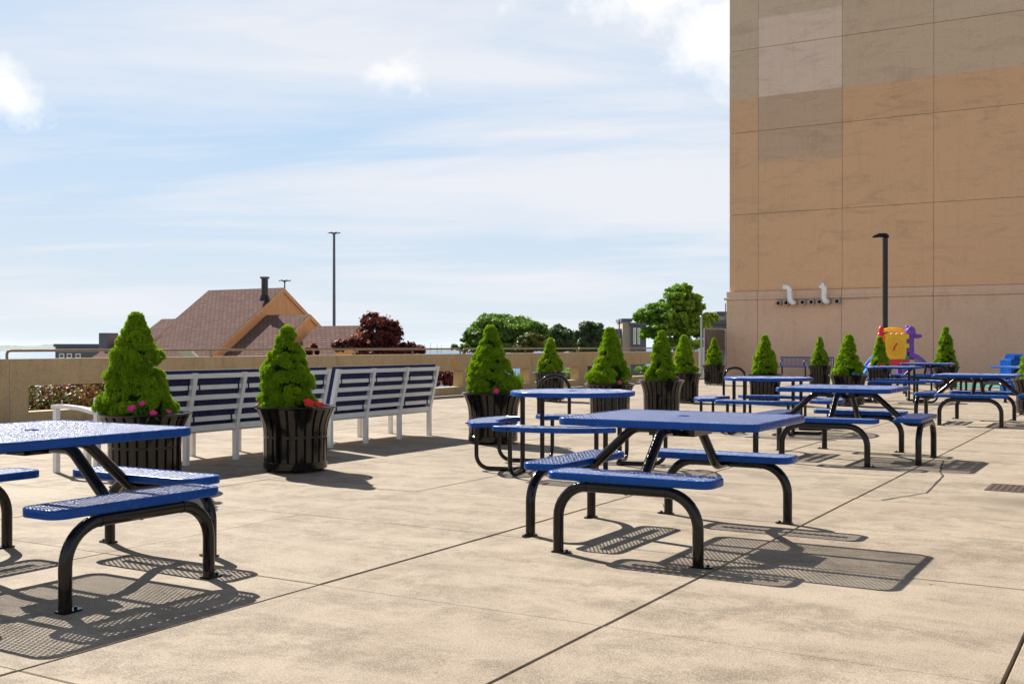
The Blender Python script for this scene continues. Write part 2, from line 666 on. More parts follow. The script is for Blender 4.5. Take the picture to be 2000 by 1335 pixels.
def seat_blue(gloss=False):
    m, nt, b = new_mat("blue_plastisol_mesh" if gloss else "blue_plastisol")
    p = pos(nt, obj=True)
    n = nz(nt, 5, 5, 0.6, p)
    c = mixc(nt, ramp(nt, n, [(0.35, 0.0), (0.65, 1.0)]), (0.0012, 0.050, 0.245), (0.0025, 0.064, 0.30))
    c = mixc(nt, ramp(nt, nz(nt, 26, 5, 0.7, p), [(0.68, 0.0), (0.76, 0.12)]), c, (0.06, 0.10, 0.22))
    nt.links.new(c, b.inputs["Base Color"])
    nt.links.new(ramp(nt, nz(nt, 12, 4, 0.6, p), [(0.35, 0.17), (0.7, 0.34)]), b.inputs["Roughness"])
    b.inputs["Specular IOR Level"].default_value = 0.2
    b.inputs["Coat Weight"].default_value = 0.0
    b.inputs["Coat Roughness"].default_value = 0.12
    if gloss:
        for l in list(b.inputs["Roughness"].links):
            nt.links.remove(l)
        b.inputs["Roughness"].default_value = 0.36
        b.inputs["IOR"].default_value = 1.55
        b.inputs["Specular IOR Level"].default_value = 1.0
        bump(nt, b, nz(nt, 170, 2, 0.5, p), 1.0, 0.011)
        return m
    bump(nt, b, nz(nt, 14, 3, 0.5, p), 0.06, 0.004)
    return m


M = dict(
    concrete=concrete_mat(),
    joint=plain("joint_filler", (0.035, 0.028, 0.02), 0.95),
    parapet=wall_concrete_mat(),
    sealant=plain("joint_sealant", (0.22, 0.14, 0.085), 0.9),
    facade=facade_mat(),
    plinth=facade_mat(True),
    blue=seat_blue(),
    net=seat_blue(True),
    black=plain("black_enamel", (0.0045, 0.0035, 0.0035), 0.13, 0.0, 0.3, 12, 0.02, 40, 0.0, 0.38),
    planter=plain("black_planter_enamel", (0.0060, 0.0042, 0.0038), 0.11, 0.0, 0.45, 9, 0.12, 16, 0.0, 0.45),
    steel=plain("galvanised_steel", (0.42, 0.42, 0.42), 0.35, 0.9),
    bolt=plain("pale_bolt", (0.55, 0.5, 0.42), 0.35, 0.8),
    white=plain("white_aluminium", (0.80, 0.79, 0.78), 0.38, 0.0, 0.05, 6, 0.02, 60, 0.15),
    navy=plain("navy_fabric", (0.016, 0.020, 0.085), 0.85, 0.0, 0.2, 8, 0.35, 260),
    pvc=plain("white_pvc", (0.93, 0.92, 0.90), 0.35, 0.0, 0.04),
    grey_pipe=plain("grey_pipe", (0.42, 0.37, 0.33), 0.5),
    dark=plain("dark_inside", (0.01, 0.008, 0.007), 0.9),
    soil=plain("dark_soil", (0.030, 0.020, 0.012), 0.95, 0, 0.4, 30, 0.8, 60),
    rail=plain("brown_painted_pipe", (0.20, 0.145, 0.10), 0.45, 0.2, 0.2),
    arrow=plain("orange_paint", (0.85, 0.32, 0.02), 0.7),
    rust=plain("rusty_iron", (0.075, 0.04, 0.03), 0.8, 0.2, 0.4, 20),
    roof=roof_mat(),
    siding=wood_mat(),
    ground=ground_mat(),
    sea=sea_mat(),
    bark=plain("bark", (0.075, 0.055, 0.04), 0.9, 0, 0.4, 12, 0.6, 25),
    grey_far=plain("grey_cladding", (0.10, 0.11, 0.14), 0.6),
    tan_far=plain("tan_cladding", (0.42, 0.36, 0.30), 0.8),
    glass=plain("window_glass", (0.05, 0.08, 0.09), 0.08, 0.0, 0.2, 1.0, 0, 60, 0, 0.8),
    slatbrown=plain("brown_privacy_slats", (0.13, 0.085, 0.06), 0.6),
    yellow=plain("yellow_plastic", (0.95, 0.50, 0.01), 0.4),
    red=plain("red_plastic", (0.70, 0.02, 0.035), 0.4),
    purple=plain("purple_plastic", (0.17, 0.055, 0.42), 0.4),
    green=plain("green_plastic", (0.01, 0.28, 0.10), 0.4),
    skyblue=plain("blue_plastic", (0.015, 0.22, 0.75), 0.35),
    teal=plain("teal_turf", (0.03, 0.20, 0.15), 0.95, 0, 0.2, 40, 0.5, 200),
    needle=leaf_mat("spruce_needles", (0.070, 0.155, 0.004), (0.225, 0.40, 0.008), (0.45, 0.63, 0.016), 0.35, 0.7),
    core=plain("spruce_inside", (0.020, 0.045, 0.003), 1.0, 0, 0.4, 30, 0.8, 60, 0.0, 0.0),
    leaf_green=leaf_mat("green_leaves", (0.05, 0.115, 0.014), (0.12, 0.24, 0.028), (0.21, 0.36, 0.05), 0.45),
    leaf_dark=leaf_mat("dark_green_leaves", (0.03, 0.065, 0.022), (0.065, 0.13, 0.038), (0.12, 0.20, 0.06), 0.35),
    leaf_bright=leaf_mat("bright_green_leaves", (0.06, 0.15, 0.008), (0.12, 0.27, 0.014), (0.20, 0.40, 0.025), 0.5),
    leaf_olive=leaf_mat("olive_leaves", (0.05, 0.065, 0.012), (0.10, 0.125, 0.025), (0.17, 0.19, 0.04), 0.3),
    leaf_red=leaf_mat("dark_red_leaves", (0.06, 0.012, 0.014), (0.15, 0.028, 0.028), (0.32, 0.075, 0.055), 0.45),
    petal_red=plain("red_petals", (0.80, 0.015, 0.02), 0.6),
    petal_pink=plain("magenta_petals", (0.75, 0.03, 0.22), 0.6),
    petal_blue=plain("blue_petals", (0.05, 0.20, 0.45), 0.6),
    hill=plain("wooded_hills", (0.035, 0.06, 0.045), 0.95, 0, 0.3, 0.01),
)

# ------------------------------------------------------------------ ground, water, hills
WX = -14.95            # inner face of the parapet
BY = 42.0              # front face of the building
g = MB()
N = 60
ring = [0, 60, 120, 200, 300, 420, 700]
zr = [-6, -6, -6.5, -9, -18, -34, -40]
vs, fs = [], []
for i, r in enumerate(ring):
    for k in range(N):
        a = 2 * PI * k / N
        vs.append((r * math.cos(a), 20 + r * math.sin(a), zr[i] + (0 if i == 0 else 0.5 * math.sin(k * 1.7 + i))))
for i in range(len(ring) - 1):
    for k in range(N):
        l = (k + 1) % N
        fs.append((i * N + k, (i + 1) * N + k, (i + 1) * N + l, i * N + l))
g.add(vs, fs, True)
tag(g.build("ground", M["ground"]), kind="structure")
s = MB()
R = 13000
s.add([(-R, -R, -30), (R, -R, -30), (R, R, -30), (-R, R, -30)], [(0, 1, 2, 3)])
tag(s.build("sea", M["sea"]), kind="structure")

hm = MB()
n = 160
front, crest = [], []
hv = []
for i in range(n + 1):
    px = -900 + i * (1900 / n)
    a = at(px, 6000, -30)
    b = at(px, 6350, -30 + 34 + 5 * math.sin(i * 0.31) + 4 * math.sin(i * 0.9 + 1) + 3 * rnd.random() - max(0, (px - 420) * 0.06))
    c = at(px, 6900, -30)
    hv += [a, b, c]
hf = []
for i in range(n):
    for k in range(2):
        q = i * 3 + k
        hf.append((q, q + 3, q + 4, q + 1))
hm.add(hv, hf, True)
tag(hm.build("hills", M["hill"]), kind="structure")

# ------------------------------------------------------------------ patio: deck with slabs
PX0, PX1, PY0, PY1 = -14.95, 9.0, -6.0, 42.0
mb = None
deck = MB()
deck.box(PX0 - 0.28, -32, -0.9, 48, PY1 - 0.02, -0.056)
patio = deck.build("patio", M["joint"])
tag(patio, kind="structure")
xs = [-14.95, -13.3, -11.7, -10.05, -8.45, -6.87, -5.24, -3.62, -2.04, -0.47, 1.1, 2.67, 4.25, 5.8, 7.4, 9.0]
gx = {7: 0.016, 8: 0.014, 9: 0.014, 10: 0.014}
ys = [-6.0, -4.2, -2.52, -0.84, 0.84, 2.52, 4.2, 5.88, 7.27, 8.70, 10.40, 12.1, 13.8, 15.5, 17.2, 18.9, 20.6, 22.3]


def slab(mb, x0, x1, y0, y1, g0, g1, gy):
    mb.box(x0 + g0 / 2, y0 + gy / 2, -0.055, x1 - g1 / 2, y1 - gy / 2, 0.0, bevel=0.0035)


for i in range(len(xs) - 1):
    for j in range(len(ys) - 1):
        mb = MB()
        slab(mb, xs[i], xs[i + 1], ys[j], ys[j + 1], gx.get(i, 0.006), gx.get(i + 1, 0.006), 0.006)
        o = mb.build("paving_slab", M["concrete"], patio)
        o.location.z = 0.0 + rnd.choice([0, 0.0008, -0.0008, 0.0015])
mb = MB()
yy = 22.3
while yy < PY1 - 0.1:
    y2 = min(yy + 1.7, PY1 - 0.02)
    for i in range(len(xs) - 1):
        slab(mb, xs[i], xs[i + 1], yy, y2, gx.get(i, 0.012), gx.get(i + 1, 0.012), 0.02)
    yy = y2
mb.box(PX1 + 0.01, PY0, -0.055, 48, PY1 - 0.02, 0.0)
mb.box(PX0, -32, -0.055, 48, PY0 - 0.01, 0.0)
tag(mb.build("paving_slab", M["concrete"], patio), kind="stuff")


def ribbon(pts, w, z=0.0035, jit=0.004):
    mb = MB()
    vs = []
    P = []
    for i in range(len(pts) - 1):
        a, b = Vector(pts[i]), Vector(pts[i + 1])
        n_ = max(2, int((b - a).length / 0.12))
        P += [a + (b - a) * (k / n_) for k in range(n_)]
    P.append(Vector(pts[-1]))
    for i, p in enumerate(P):
        d = (P[min(i + 1, len(P) - 1)] - P[max(0, i - 1)]).normalized()
        nn = Vector((-d.y, d.x))
        j = (rnd.random() - 0.5) * jit * 2
        ww = w * (0.5 + rnd.random() * 0.8)
        for sgn in (-1, 1):
            q = p + nn * (j + sgn * ww / 2)
            vs.append((q.x, q.y, z))
    mb.add(vs, [(2 * i, 2 * i + 1, 2 * i + 3, 2 * i + 2) for i in range(len(P) - 1)])
    return mb


ribbon([(-1.84, 8.72), (-1.62, 9.35), (-1.69, 10.6), (-1.78, 11.0), (-1.92, 12.05)], 0.016).build("crack", M["joint"], patio)
ribbon([(-3.22, 7.66), (-3.0, 7.2)], 0.008).build("crack", M["joint"], patio)

# drain grate
dg = thing("drain_grate", "rusty square drain grate set flush in the patio at the right edge", "drain", (-0.98, 10.02, 0.0), 0.0)
dg.scale = (1.5, 1.5, 0.35)
mb = MB()
for a in (-1, 1):
    mb.box(-0.17, a * 0.16 - 0.012, 0.002, 0.17, a * 0.16 + 0.012, 0.008)
    mb.box(a * 0.16 - 0.011, -0.147, 0.002, a * 0.16 + 0.011, 0.147, 0.0075)
mb.build("frame", M["rust"], dg)
for k in range(9):
    x = -0.128 + k * 0.032
    MB().box(x - 0.009, -0.146, 0.0022, x + 0.009, 0.146, 0.0068).build("bar", M["rust"], dg)
MB().box(-0.148, -0.147, 0.0005, 0.148, 0.147, 0.0018).build("pit", M["dark"], dg)

# ------------------------------------------------------------------ parapet wall and pipe rails
wall = thing("parapet_wall", "long tan concrete parapet wall with low square openings along the sea side of the patio", "wall", (WX, 0, 0))
T = 0.30
JY = [-34.5, -28.1, -21.7, -15.35, -8.95, -2.55, 3.85, 10.25, 16.60, 22.95, 29.35, 35.75]
END = 39.05
for k, j in enumerate(JY):
    e = JY[k + 1] if k + 1 < len(JY) else END
    j0, e0 = j + 0.008, e - 0.008
    mb = MB()
    holes = [(j + 0.33, j + 3.16), (j + 3.5, j + 6.17)]
    holes = [h for h in holes if h[1] < e - 0.1]
    mb.box(-T, j0, 0.585, 0, e0, 1.0, bevel=0.012)
    mb.box(-T, j0, -0.6, 0, e0, 0.18, bevel=0.012)
    edges = [j0] + [v for h in holes for v in h] + [e0]
    for q in range(0, len(edges), 2):
        mb.box(-T + 0.001, edges[q], 0.165, -0.001, edges[q + 1], 0.60)
    mb.build("wall_panel", M["parapet"], wall)
    if k < len(JY) - 1:
        MB().box(-T + 0.01, e - 0.0075, -0.5, -0.006, e + 0.0075, 0.992).build("joint_seal", M["grey_pipe"], wall)
# orange arrow pointing down
ar = MB()
yc, w1, w2 = 22.36, 0.035, 0.10
z0, zm, z1 = 0.62, 0.76, 0.90
poly = [(yc - w1, z1), (yc + w1, z1), (yc + w1, zm), (yc + w2, zm), (yc, z0), (yc - w2, zm), (yc - w1, zm)]
vs = [(0.004, y, z) for y, z in poly] + [(0.0, y, z) for y, z in poly]
ar.add(vs, [(0, 6, 2, 1), (3, 5, 4)] + [(i, (i + 1) % 7, 7 + (i + 1) % 7, 7 + i) for i in range(7)] + [(2, 6, 5, 3)])
ao = ar.build("painted_arrow", M["arrow"], wall)
ao["label"] = "orange arrow pointing down, sprayed above an opening"

rl = ["brown pipe rail on the parapet nearest the left edge of the photo", "brown pipe rail on the parapet in front of the shingled roofs",
      "brown pipe rail on the parapet below the dark red maple", "brown pipe rail on the parapet in front of the spreading green trees",
      "brown pipe rail on the parapet before the grey buildings", "short brown pipe rail on the parapet ending at the chain-link fence"]
for k, j in enumerate(JY[6:]):
    e = (JY[k + 7] if k + 7 < len(JY) else END)
    ra = thing("pipe_railing", rl[k], "railing", (WX - 0.16, j, 1.0), 0, "pipe rails on top of the parapet wall")
    L = e - j
    p = fillet([(0, 0.07, 0.0), (0, 0.07, 0.125), (0, L - 0.07, 0.125), (0, L - 0.07, 0.0)], 0.06)
    MB().tube(p, 0.021, 8).build("rail_pipe", M["rail"], ra)
    nn = max(1, int(L / 1.6))
    for q in range(1, nn):
        y = L * q / nn
        MB().tube([(0, y, 0), (0, y, 0.115)], 0.014, 8).box(-0.03, y - 0.03, 0.0, 0.03, y + 0.03, 0.008).build("post", M["rail"], ra)

# ------------------------------------------------------------------ big building
bld = thing("building", "tall windowless tan building with a painted panel facade and lower plinth", "building", (0, BY, 0))
cols = [-14.77, -13.59, -10.31, -7.01, -3.71, -0.41, 2.89, 6.19, 9.49, 12.79, 19.4, 26.0, 32.6, 39.2, 45.8]
rows = [3.368, 6.44, 9.71, 13.0, 16.3, 19.6, 22.9]
core = MB()
core.box(-14.72, 0.03, -6, 45.8, 22, 22.9)
core.build("wall_core", M["sealant"], bld)
MB().box(-14.77, 0.122, 3.362, -14.725, 22, 22.9).build("side_wall", M["facade"], bld)
for i in range(len(cols) - 1):
    for j in range(len(rows) - 1):
        x0, x1 = cols[i] + 0.007, cols[i + 1] - 0.007
        if i == 0:
            x0 = cols[0]
        MB().box(x0, 0.0 + rnd.choice([0, 0.004, 0.008]), rows[j] + 0.007, x1, 0.028, rows[j + 1] - 0.007, bevel=0.005).build("facade_panel", M["facade"], bld)
    x0, x1 = cols[i] + 0.008, cols[i + 1] - 0.008
    if i == 0:
        x0 -= 0.10
    MB().box(x0, -0.10, -0.9, x1, 0.028, 3.02, bevel=0.006).build("plinth_panel", M["plinth"], bld)
    MB().box(x0, -0.10, 3.13, x1, 0.028, 3.36, bevel=0.004).build("plinth_cap", M["plinth"], bld)
    MB().box(x0 - (0.09 if i == 0 else -0.001), -0.16, 3.022, x1 - 0.001, 0.027, 3.128, bevel=0.02).build("moulding", M["plinth"], bld)
MB().box(-14.87, 0.03, -0.9, -14.73, 22, 3.36).build("side_wall", M["plinth"], bld)

# vent stubs on the facade
vb = thing("vent_pipes", "row of eight pipe stubs sticking out below the ledge of the tan building", "pipes", (0, BY - 0.1, 0))
vx = [1524, 1539, 1554, 1571, 1588, 1604, 1619, 1638]
vX = []
for px in vx:
    a = (px - 1000) / F
    dx, dy = a * cy_ - sy_, a * sy_ + cy_
    vX.append(dx * (BY - 0.1) / dy)
for k, X in enumerate(vX):
    z = 2.86 + 0.004 * k
    v = MB()
    pr = [(X, -0.34, z), (X, 0.0, z)]
    ang = 16
    rr0, rr1 = 0.105, 0.072
    vs, fs = [], []
    for (r, y) in ((rr0, 0.0), (rr0, -0.3), (rr1, -0.3), (rr1, -0.05)):
        for q in range(ang):
            t = 2 * PI * q / ang
            vs.append((X + r * math.cos(t), y, z + r * math.sin(t)))
    for i in range(3):
        for q in range(ang):
            l = (q + 1) % ang
            fs.append((i * ang + q, (i + 1) * ang + q, (i + 1) * ang + l, i * ang + l))
    fs.append(tuple(3 * ang + q for q in range(ang)))
    v.add(vs, fs, True)
    st = v.build("pipe_stub", M["grey_pipe"], vb)
    MB().tube([(X, -0.055, z), (X, -0.049, z)], rr1 - 0.002, 14).build("opening", M["dark"], st)
    if k == 2:
        p = fillet([(X, -0.26, z), (X - 0.02, -0.42, z), (X - 0.1, -0.42, z + 0.12), (X - 0.12, -0.42, z + 0.58), (X - 0.34, -0.42, z + 0.60)], 0.14)
        MB().tube(p, 0.10, 12).tube([(X - 0.335, -0.42, z + 0.60), (X - 0.36, -0.42, z + 0.60)], 0.112, 12).build("white_elbow_pipe", M["pvc"], vb)
    if k == 6:
        p = fillet([(X, -0.26, z), (X - 0.02, -0.42, z), (X - 0.08, -0.42, z + 0.12), (X - 0.06, -0.42, z + 0.60), (X - 0.17, -0.42, z + 0.56)], 0.10)
        MB().tube(p, 0.10, 12).tube([(X - 0.06, -0.42, z + 0.53), (X - 0.075, -0.42, z + 0.66), (X - 0.2, -0.43, z + 0.50)], 0.110, 12).build("white_elbow_pipe", M["pvc"], vb)
MB().tube([(vX[0] - 0.1, -0.05, 3.0), (vX[-1] + 1.15, -0.05, 3.0)], 0.018, 8).build("conduit", M["grey_pipe"], vb)

# chain-link fence with brown slats between the parapet and the building
fe = thing("chain_link_fence", "short galvanised fence with brown privacy slats between the parapet and the tan building", "fence", (WX + 0.05, 39.2, 0))
MB().tube([(0, 0, 0), (0, 0, 2.28)], 0.045, 10).blob((0, 0, 2.30), 0.055, 0.055, 0.05).build("post", M["steel"], fe)
MB().tube([(0, 0.30, 0), (0, 0.30, 1.86)], 0.03, 10).build("post", M["steel"], fe)
MB().tube([(0, 2.66, 0), (0, 2.66, 1.86)], 0.03, 10).build("post", M["steel"], fe)
for z in (0.08, 1.0, 1.86):
    MB().tube([(0, 0.30, z), (0, 2.68, z)], 0.022, 8).build("rail", M["steel"], fe)
mb = MB()
for k in range(38):
    y = 0.35 + k * 0.061
    mb.box(-0.006 + rnd.uniform(-.004, .004), y, 0.05, 0.004, y + 0.046, 1.82 + rnd.uniform(-.02, .01))
tag(mb.build("privacy_slat", M["slatbrown"], fe), kind="stuff")
mb = MB()
for k in range(48):
    for sg in (-1, 1):
        y0_ = 0.30 + k * 0.05
        mb.tube([(0.012, y0_, 0.05 if sg > 0 else 1.84), (0.012, min(2.66, y0_ + 0.5), 0.95 + sg * 0.02)], 0.0025, 4, caps=False)
tag(mb.build("wire_mesh", M["steel"], fe), kind="stuff")

# ------------------------------------------------------------------ picnic tables
def rrect(hx, hy, r, n=7):
    pts = []
    for cx, cy, a0 in ((hx - r, hy - r, 0), (-hx + r, hy - r, PI / 2), (-hx + r, -hy + r, PI), (hx - r, -hy + r, 1.5 * PI)):
        for k in range(n + 1):
            a = a0 + PI / 2 * k / n
            pts.append((cx + r * math.cos(a), cy + r * math.sin(a)))
    return pts


def circle(r, n=64):
    return [(r * math.cos(2 * PI * k / n), r * math.sin(2 * PI * k / n)) for k in range(n)]


def arc_seat(r0, r1, half, n=18, c=0.05):
    """banana outline centred on +X"""
    pts = []
    for k in range(n + 1):
        a = -half + 2 * half * k / n
        pts.append((r1 * math.cos(a), r1 * math.sin(a)))
    for k in range(n + 1):
        a = half - 2 * half * k / n
        pts.append((r0 * math.cos(a), r0 * math.sin(a)))
    # chamfer/round the four corners
    P = [Vector((x, y, 0)) for x, y in pts]
    idx = {0, n, n + 1, 2 * n + 1}
    out = []
    m = len(P)
    for i, p in enumerate(P):
        if i in idx:
            a, b = P[i - 1], P[(i + 1) % m]
            u = (a - p).normalized() * min(c, (a - p).length * 0.8)
            w = (b - p).normalized() * min(c, (b - p).length * 0.8)
            for t in (0, 0.25, 0.5, 0.75, 1):
                q = (p + u) * (1 - t) ** 2 + p * 2 * t * (1 - t) + (p + w) * t * t
                out.append((q.x, q.y))
        else:
            out.append((p.x, p.y))
    return out


def offs(poly, d):
    """offset a counter-clockwise outline inwards by d"""
    n = len(poly)
    out = []
    for i in range(n):
        a, p, b = Vector(poly[i - 1]), Vector(poly[i]), Vector(poly[(i + 1) % n])
        e1 = (p - a)
        e2 = (b - p)
        if e1.length < 1e-6:
            e1 = e2
        if e2.length < 1e-6:
            e2 = e1
        e1.normalize(); e2.normalize()
        nn = Vector((-(e1.y + e2.y), e1.x + e2.x))
        if nn.length < 1e-6:
            nn = Vector((-e1.y, e1.x))
        nn.normalize()
        k = max(0.5, nn.dot(Vector((-e1.y, e1.x))))
        out.append((p.x + nn.x * d / k, p.y + nn.y * d / k))
    return out


RIM = [(0.004, -0.044), (0.0, -0.040), (0.0, -0.008), (0.002, -0.003), (0.006, 0.0), (0.022, 0.0), (0.027, -0.004), (0.022, -0.008), (0.008, -0.010), (0.008, -0.044)]


def rim_mesh(poly, zt):
    mb = MB()
    rings = [offs(poly, d) for d, z in RIM]
    n = len(poly)
    vs = []
    for (d, z), rg in zip(RIM, rings):
        vs += [(x, y, zt + z) for x, y in rg]
    m = len(RIM)
    fs = []
    for i in range(m):
        j = (i + 1) % m
        for k in range(n):
            l = (k + 1) % n
            fs.append((i * n + k, j * n + k, j * n + l, i * n + l)[::-1])
    mb.add(vs, fs, True)
    return mb


def clip_line(p0, d, poly):
    ts = []
    n = len(poly)
    for i in range(n):
        ax, ay = poly[i]
        bx, by = poly[(i + 1) % n]
        ex, ey = bx - ax, by - ay
        det = d[0] * (-ey) + ex * d[1]
        if abs(det) < 1e-12:
            continue
        rx, ry = ax - p0[0], ay - p0[1]
        t = (rx * (-ey) + ex * ry) / det
        u = (d[0] * ry - d[1] * rx) / det
        if 0 <= u < 1:
            ts.append(t)
    ts.sort()
    return [(ts[i], ts[i + 1]) for i in range(0, len(ts) - 1, 2)]


def lattice_mesh(poly, zt, wx=0.027, wy=0.046, w=0.0080, hole_bar=True):
    """expanded metal: two families of flat strands crossing, clipped to the outline"""
    mb = MB()
    inner = offs(poly, 0.016)
    xs_ = [p[0] for p in inner]
    ys_ = [p[1] for p in inner]
    cx, cy = (min(xs_) + max(xs_)) / 2, (min(ys_) + max(ys_)) / 2
    rad = math.hypot(max(xs_) - min(xs_), max(ys_) - min(ys_)) / 2
    nrm = math.hypot(wx, wy)
    sp = wx * wy / nrm
    for fam in (-1, 1):
        d = (fam * wx / nrm, wy / nrm)
        nn = (-d[1], d[0])
        m = int(rad / sp) + 1
        dz = 0.0 if fam < 0 else -0.0006
        for k in range(-m, m + 1):
            p0 = (cx + nn[0] * (k + 0.5) * sp, cy + nn[1] * (k + 0.5) * sp)
            for t0, t1 in clip_line(p0, d, inner):
                if t1 - t0 < 0.01:
                    continue
                a = (p0[0] + d[0] * t0, p0[1] + d[1] * t0)
                b = (p0[0] + d[0] * t1, p0[1] + d[1] * t1)
                hw = w / 2
                vs = []
                for q in (a, b):
                    for o_, z in ((-hw, -0.0018), (-hw * 0.87, -0.0010), (-hw * 0.5, -0.0003), (0.0, 0.0), (hw * 0.5, -0.0003), (hw * 0.87, -0.0010), (hw, -0.0018)):
                        vs.append((q[0] + nn[0] * o_, q[1] + nn[1] * o_, zt + z + dz - 0.0012))
                fs = [(i, i + 1, i + 8, i + 7) for i in range(6)] + [(6, 0, 7, 13)]
                mb.add(vs, fs, True)
    return mb


def cross_brace(hx, hy, zt, w=0.02):
    mb = MB()
    for y in (-hy * 0.42, hy * 0.42):
        mb.box(-hx + 0.02, y - w, zt - 0.022, hx - 0.02, y + w, zt - 0.0075)
    return mb


SEAT_L, SEAT_W, ZS, ZT = 1.02, 0.275, 0.468, 0.76
TR = 0.031
seat_poly = rrect(SEAT_L / 2, SEAT_W / 2, 0.075)
# seat meshes: local frame, length along X, centred
ME_seat_rim = rim_mesh(seat_poly, 0.0).mesh("seat", M["blue"])
ME_seat_net = lattice_mesh(seat_poly, 0.0, 0.046, 0.027).mesh("expanded_mesh", M["net"])
ME_seat_brace = MB().box(-0.40, -0.022, -0.030, 0.40, 0.022, -0.0085).mesh("brace", M["blue"])


def leg_arch():
    mb = MB()
    sp = 0.43
    zt_ = ZS - 0.044 - TR
    p = fillet([(-sp, 0, 0.0), (-sp, 0, zt_), (sp, 0, zt_), (sp, 0, 0.0)], 0.19, 9)
    mb.tube(p, TR, 14)
    for x in (-0.245, 0.245):
        mb.tube([(x - 0.004, 0, zt_), (x + 0.004, 0, zt_)], TR + 0.0025, 14)
    return mb


ME_arch = leg_arch().mesh("leg_frame", M["black"])


def foot():
    mb = MB()
    pts = []
    for k in range(13):
        a = -PI / 2 + PI * k / 12
        pts.append((0.055 + 0.028 * math.cos(a), 0.028 * math.sin(a)))
    pts += [(-0.03, 0.034), (-0.03, -0.034)]
    mb.prism(pts, 0.0, 0.009)
    mb.tube([(0.055, 0, 0.009), (0.055, 0, 0.019)], 0.009, 6)
    return mb


ME_foot = foot().mesh("foot_plate", M["black"])


def arm_mesh(off, top_reach=0.22):
    """tube from the seat arch up to the bracket under the table, along +Y outward -> toward centre"""
    mb = MB()
    zs_ = ZS - 0.044 - TR
    zt_ = ZT - 0.044 - TR * 0.9
    y0, y1 = off - 0.0, off - 0.20
    ytop = top_reach + 0.10
    p = fillet([(0, y0, zs_ - 0.004), (0, y1, zs_ - 0.004), (0, ytop, zt_ - 0.01), (0, 0.05, zt_ - 0.01)], [0, 0.13, 0.13, 0], 8)
    mb.tube(p, TR, 12)
    return mb


def bracket():
    mb = MB()
    z1 = ZT - 0.016
    z0 = ZT - 0.115
    t = 0.006
    mb.box(-0.15, -0.15, z1 - 0.006, 0.15, 0.15, z1)
    mb.box(-0.15, -0.15, z0, -0.15 + t, 0.15, z1 - 0.007)
    mb.box(0.15 - t, -0.15, z0, 0.15, 0.15, z1 - 0.007)
    mb.box(-0.143, -0.15, z0, 0.143, -0.15 + t, z1 - 0.007)
    mb.box(-0.143, 0.15 - t, z0, 0.143, 0.15, z1 - 0.007)
    return mb


ME_bracket = bracket().mesh("mounting_bracket", M["black"])
ME_bolt = MB().tube([(0, 0, 0), (0, -0.012, 0)], 0.014, 6).mesh("bolt", M["bolt"])
ME_arm = {}


def square_table(label, loc, rz, hx=0.59, hy=0.59, offs_=(0.84, 0.84, 0.84, 0.84), topx=0.0, grp="blue mesh picnic tables"):
    """offs_: distance of seat frames at -Y, +X, +Y, -X (None = no seat on that side)"""
    t = thing("picnic_table", label, "picnic table", loc, rz, grp)
    poly = rrect(hx, hy, 0.085)
    key = (hx, hy)
    if key not in ME_arm:
        ME_arm[key] = (rim_mesh(poly, ZT).mesh("tabletop", M["blue"]), lattice_mesh(poly, ZT).mesh("expanded_mesh", M["net"]),
                       cross_brace(hx, hy, ZT).mesh("brace", M["blue"]))
    a, b, c = ME_arm[key]
    top = link("tabletop", a, t, (topx, 0, 0))
    link("expanded_mesh", b, top)
    link("brace", c, top)
    lb = link("umbrella_hole_ring", ring_mesh, top, (0, 0, ZT + 0.0002))
    br = link("mounting_bracket", ME_bracket, t)
    for x in (-0.07, 0.07):
        for y, r_ in ((-0.15, 0), (0.15, PI)):
            bo = link("bolt", ME_bolt, br, (x, y, ZT - 0.065), r_)
    for k, of in enumerate(offs_):
        if of is None:
            continue
        ang = k * PI / 2          # -Y, +X, +Y, -X
        R_ = Matrix.Rotation(ang, 4, 'Z')
        if of not in ME_arm:
            ME_arm[of] = arm_mesh(of).mesh("support_arm", M["black"])
        p = R_ @ Vector((0, -of, 0))
        fr = link("leg_frame", ME_arch, t, p, ang)
        for sx, ra in ((-1, 0.0), (1, 0.0)):
            link("foot_plate", ME_foot, fr, (sx * 0.43, 0, 0), ra if sx < 0 else 0.0)
        link("support_arm", ME_arm[of], t, (0, 0, 0), ang + PI)
        seat = link("seat", ME_seat_rim, t, R_ @ Vector((0, -of + 0.105, ZS)), ang)
        link("expanded_mesh", ME_seat_net, seat)
        link("brace", ME_seat_brace, seat)
    return t


ring_mesh = MB().lathe([(0.022, 0.0), (0.024, 0.003), (0.034, 0.003), (0.036, 0.0)], 20).mesh("umbrella_hole_ring", M["blue"])

T2 = square_table("oblong blue mesh picnic table in the centre foreground with three seats", (-2.57, 6.40, 0), 0.0, 0.635, 0.53, (0.82, None, 0.84, 0.84), 0.02)
square_table("square blue mesh picnic table cut off by the left edge of the photo", (-5.06, 3.60, 0), 0.0)
square_table("square blue mesh picnic table with four seats right behind the oblong one", (-2.90, 11.9, 0), 0.0)
square_table("square blue mesh picnic table at the right edge, in front of the cut-off planter", tuple(at(1910, 16.9)), 0.0)
square_table("farthest square blue mesh picnic table, in front of the purple slide", tuple(at(1813, 27.7)), 0.0)
square_table("turned square blue mesh picnic table in front of the blue bin at the right edge", tuple(at(2012, 23.4)), math.radians(38))

# round tables
RT = 0.61
AL = 0.40
ME_rtop = rim_mesh(circle(RT, 72), ZT).mesh("tabletop", M["blue"])
ME_rnet = lattice_mesh(circle(RT, 72), ZT).mesh("expanded_mesh", M["net"])
ME_rseat = rim_mesh(arc_seat(0.73, 1.03, math.radians(35)), ZS).mesh("seat", M["blue"])
ME_rsnet = lattice_mesh(arc_seat(0.73, 1.03, math.radians(35)), ZS).mesh("expanded_mesh", M["net"])


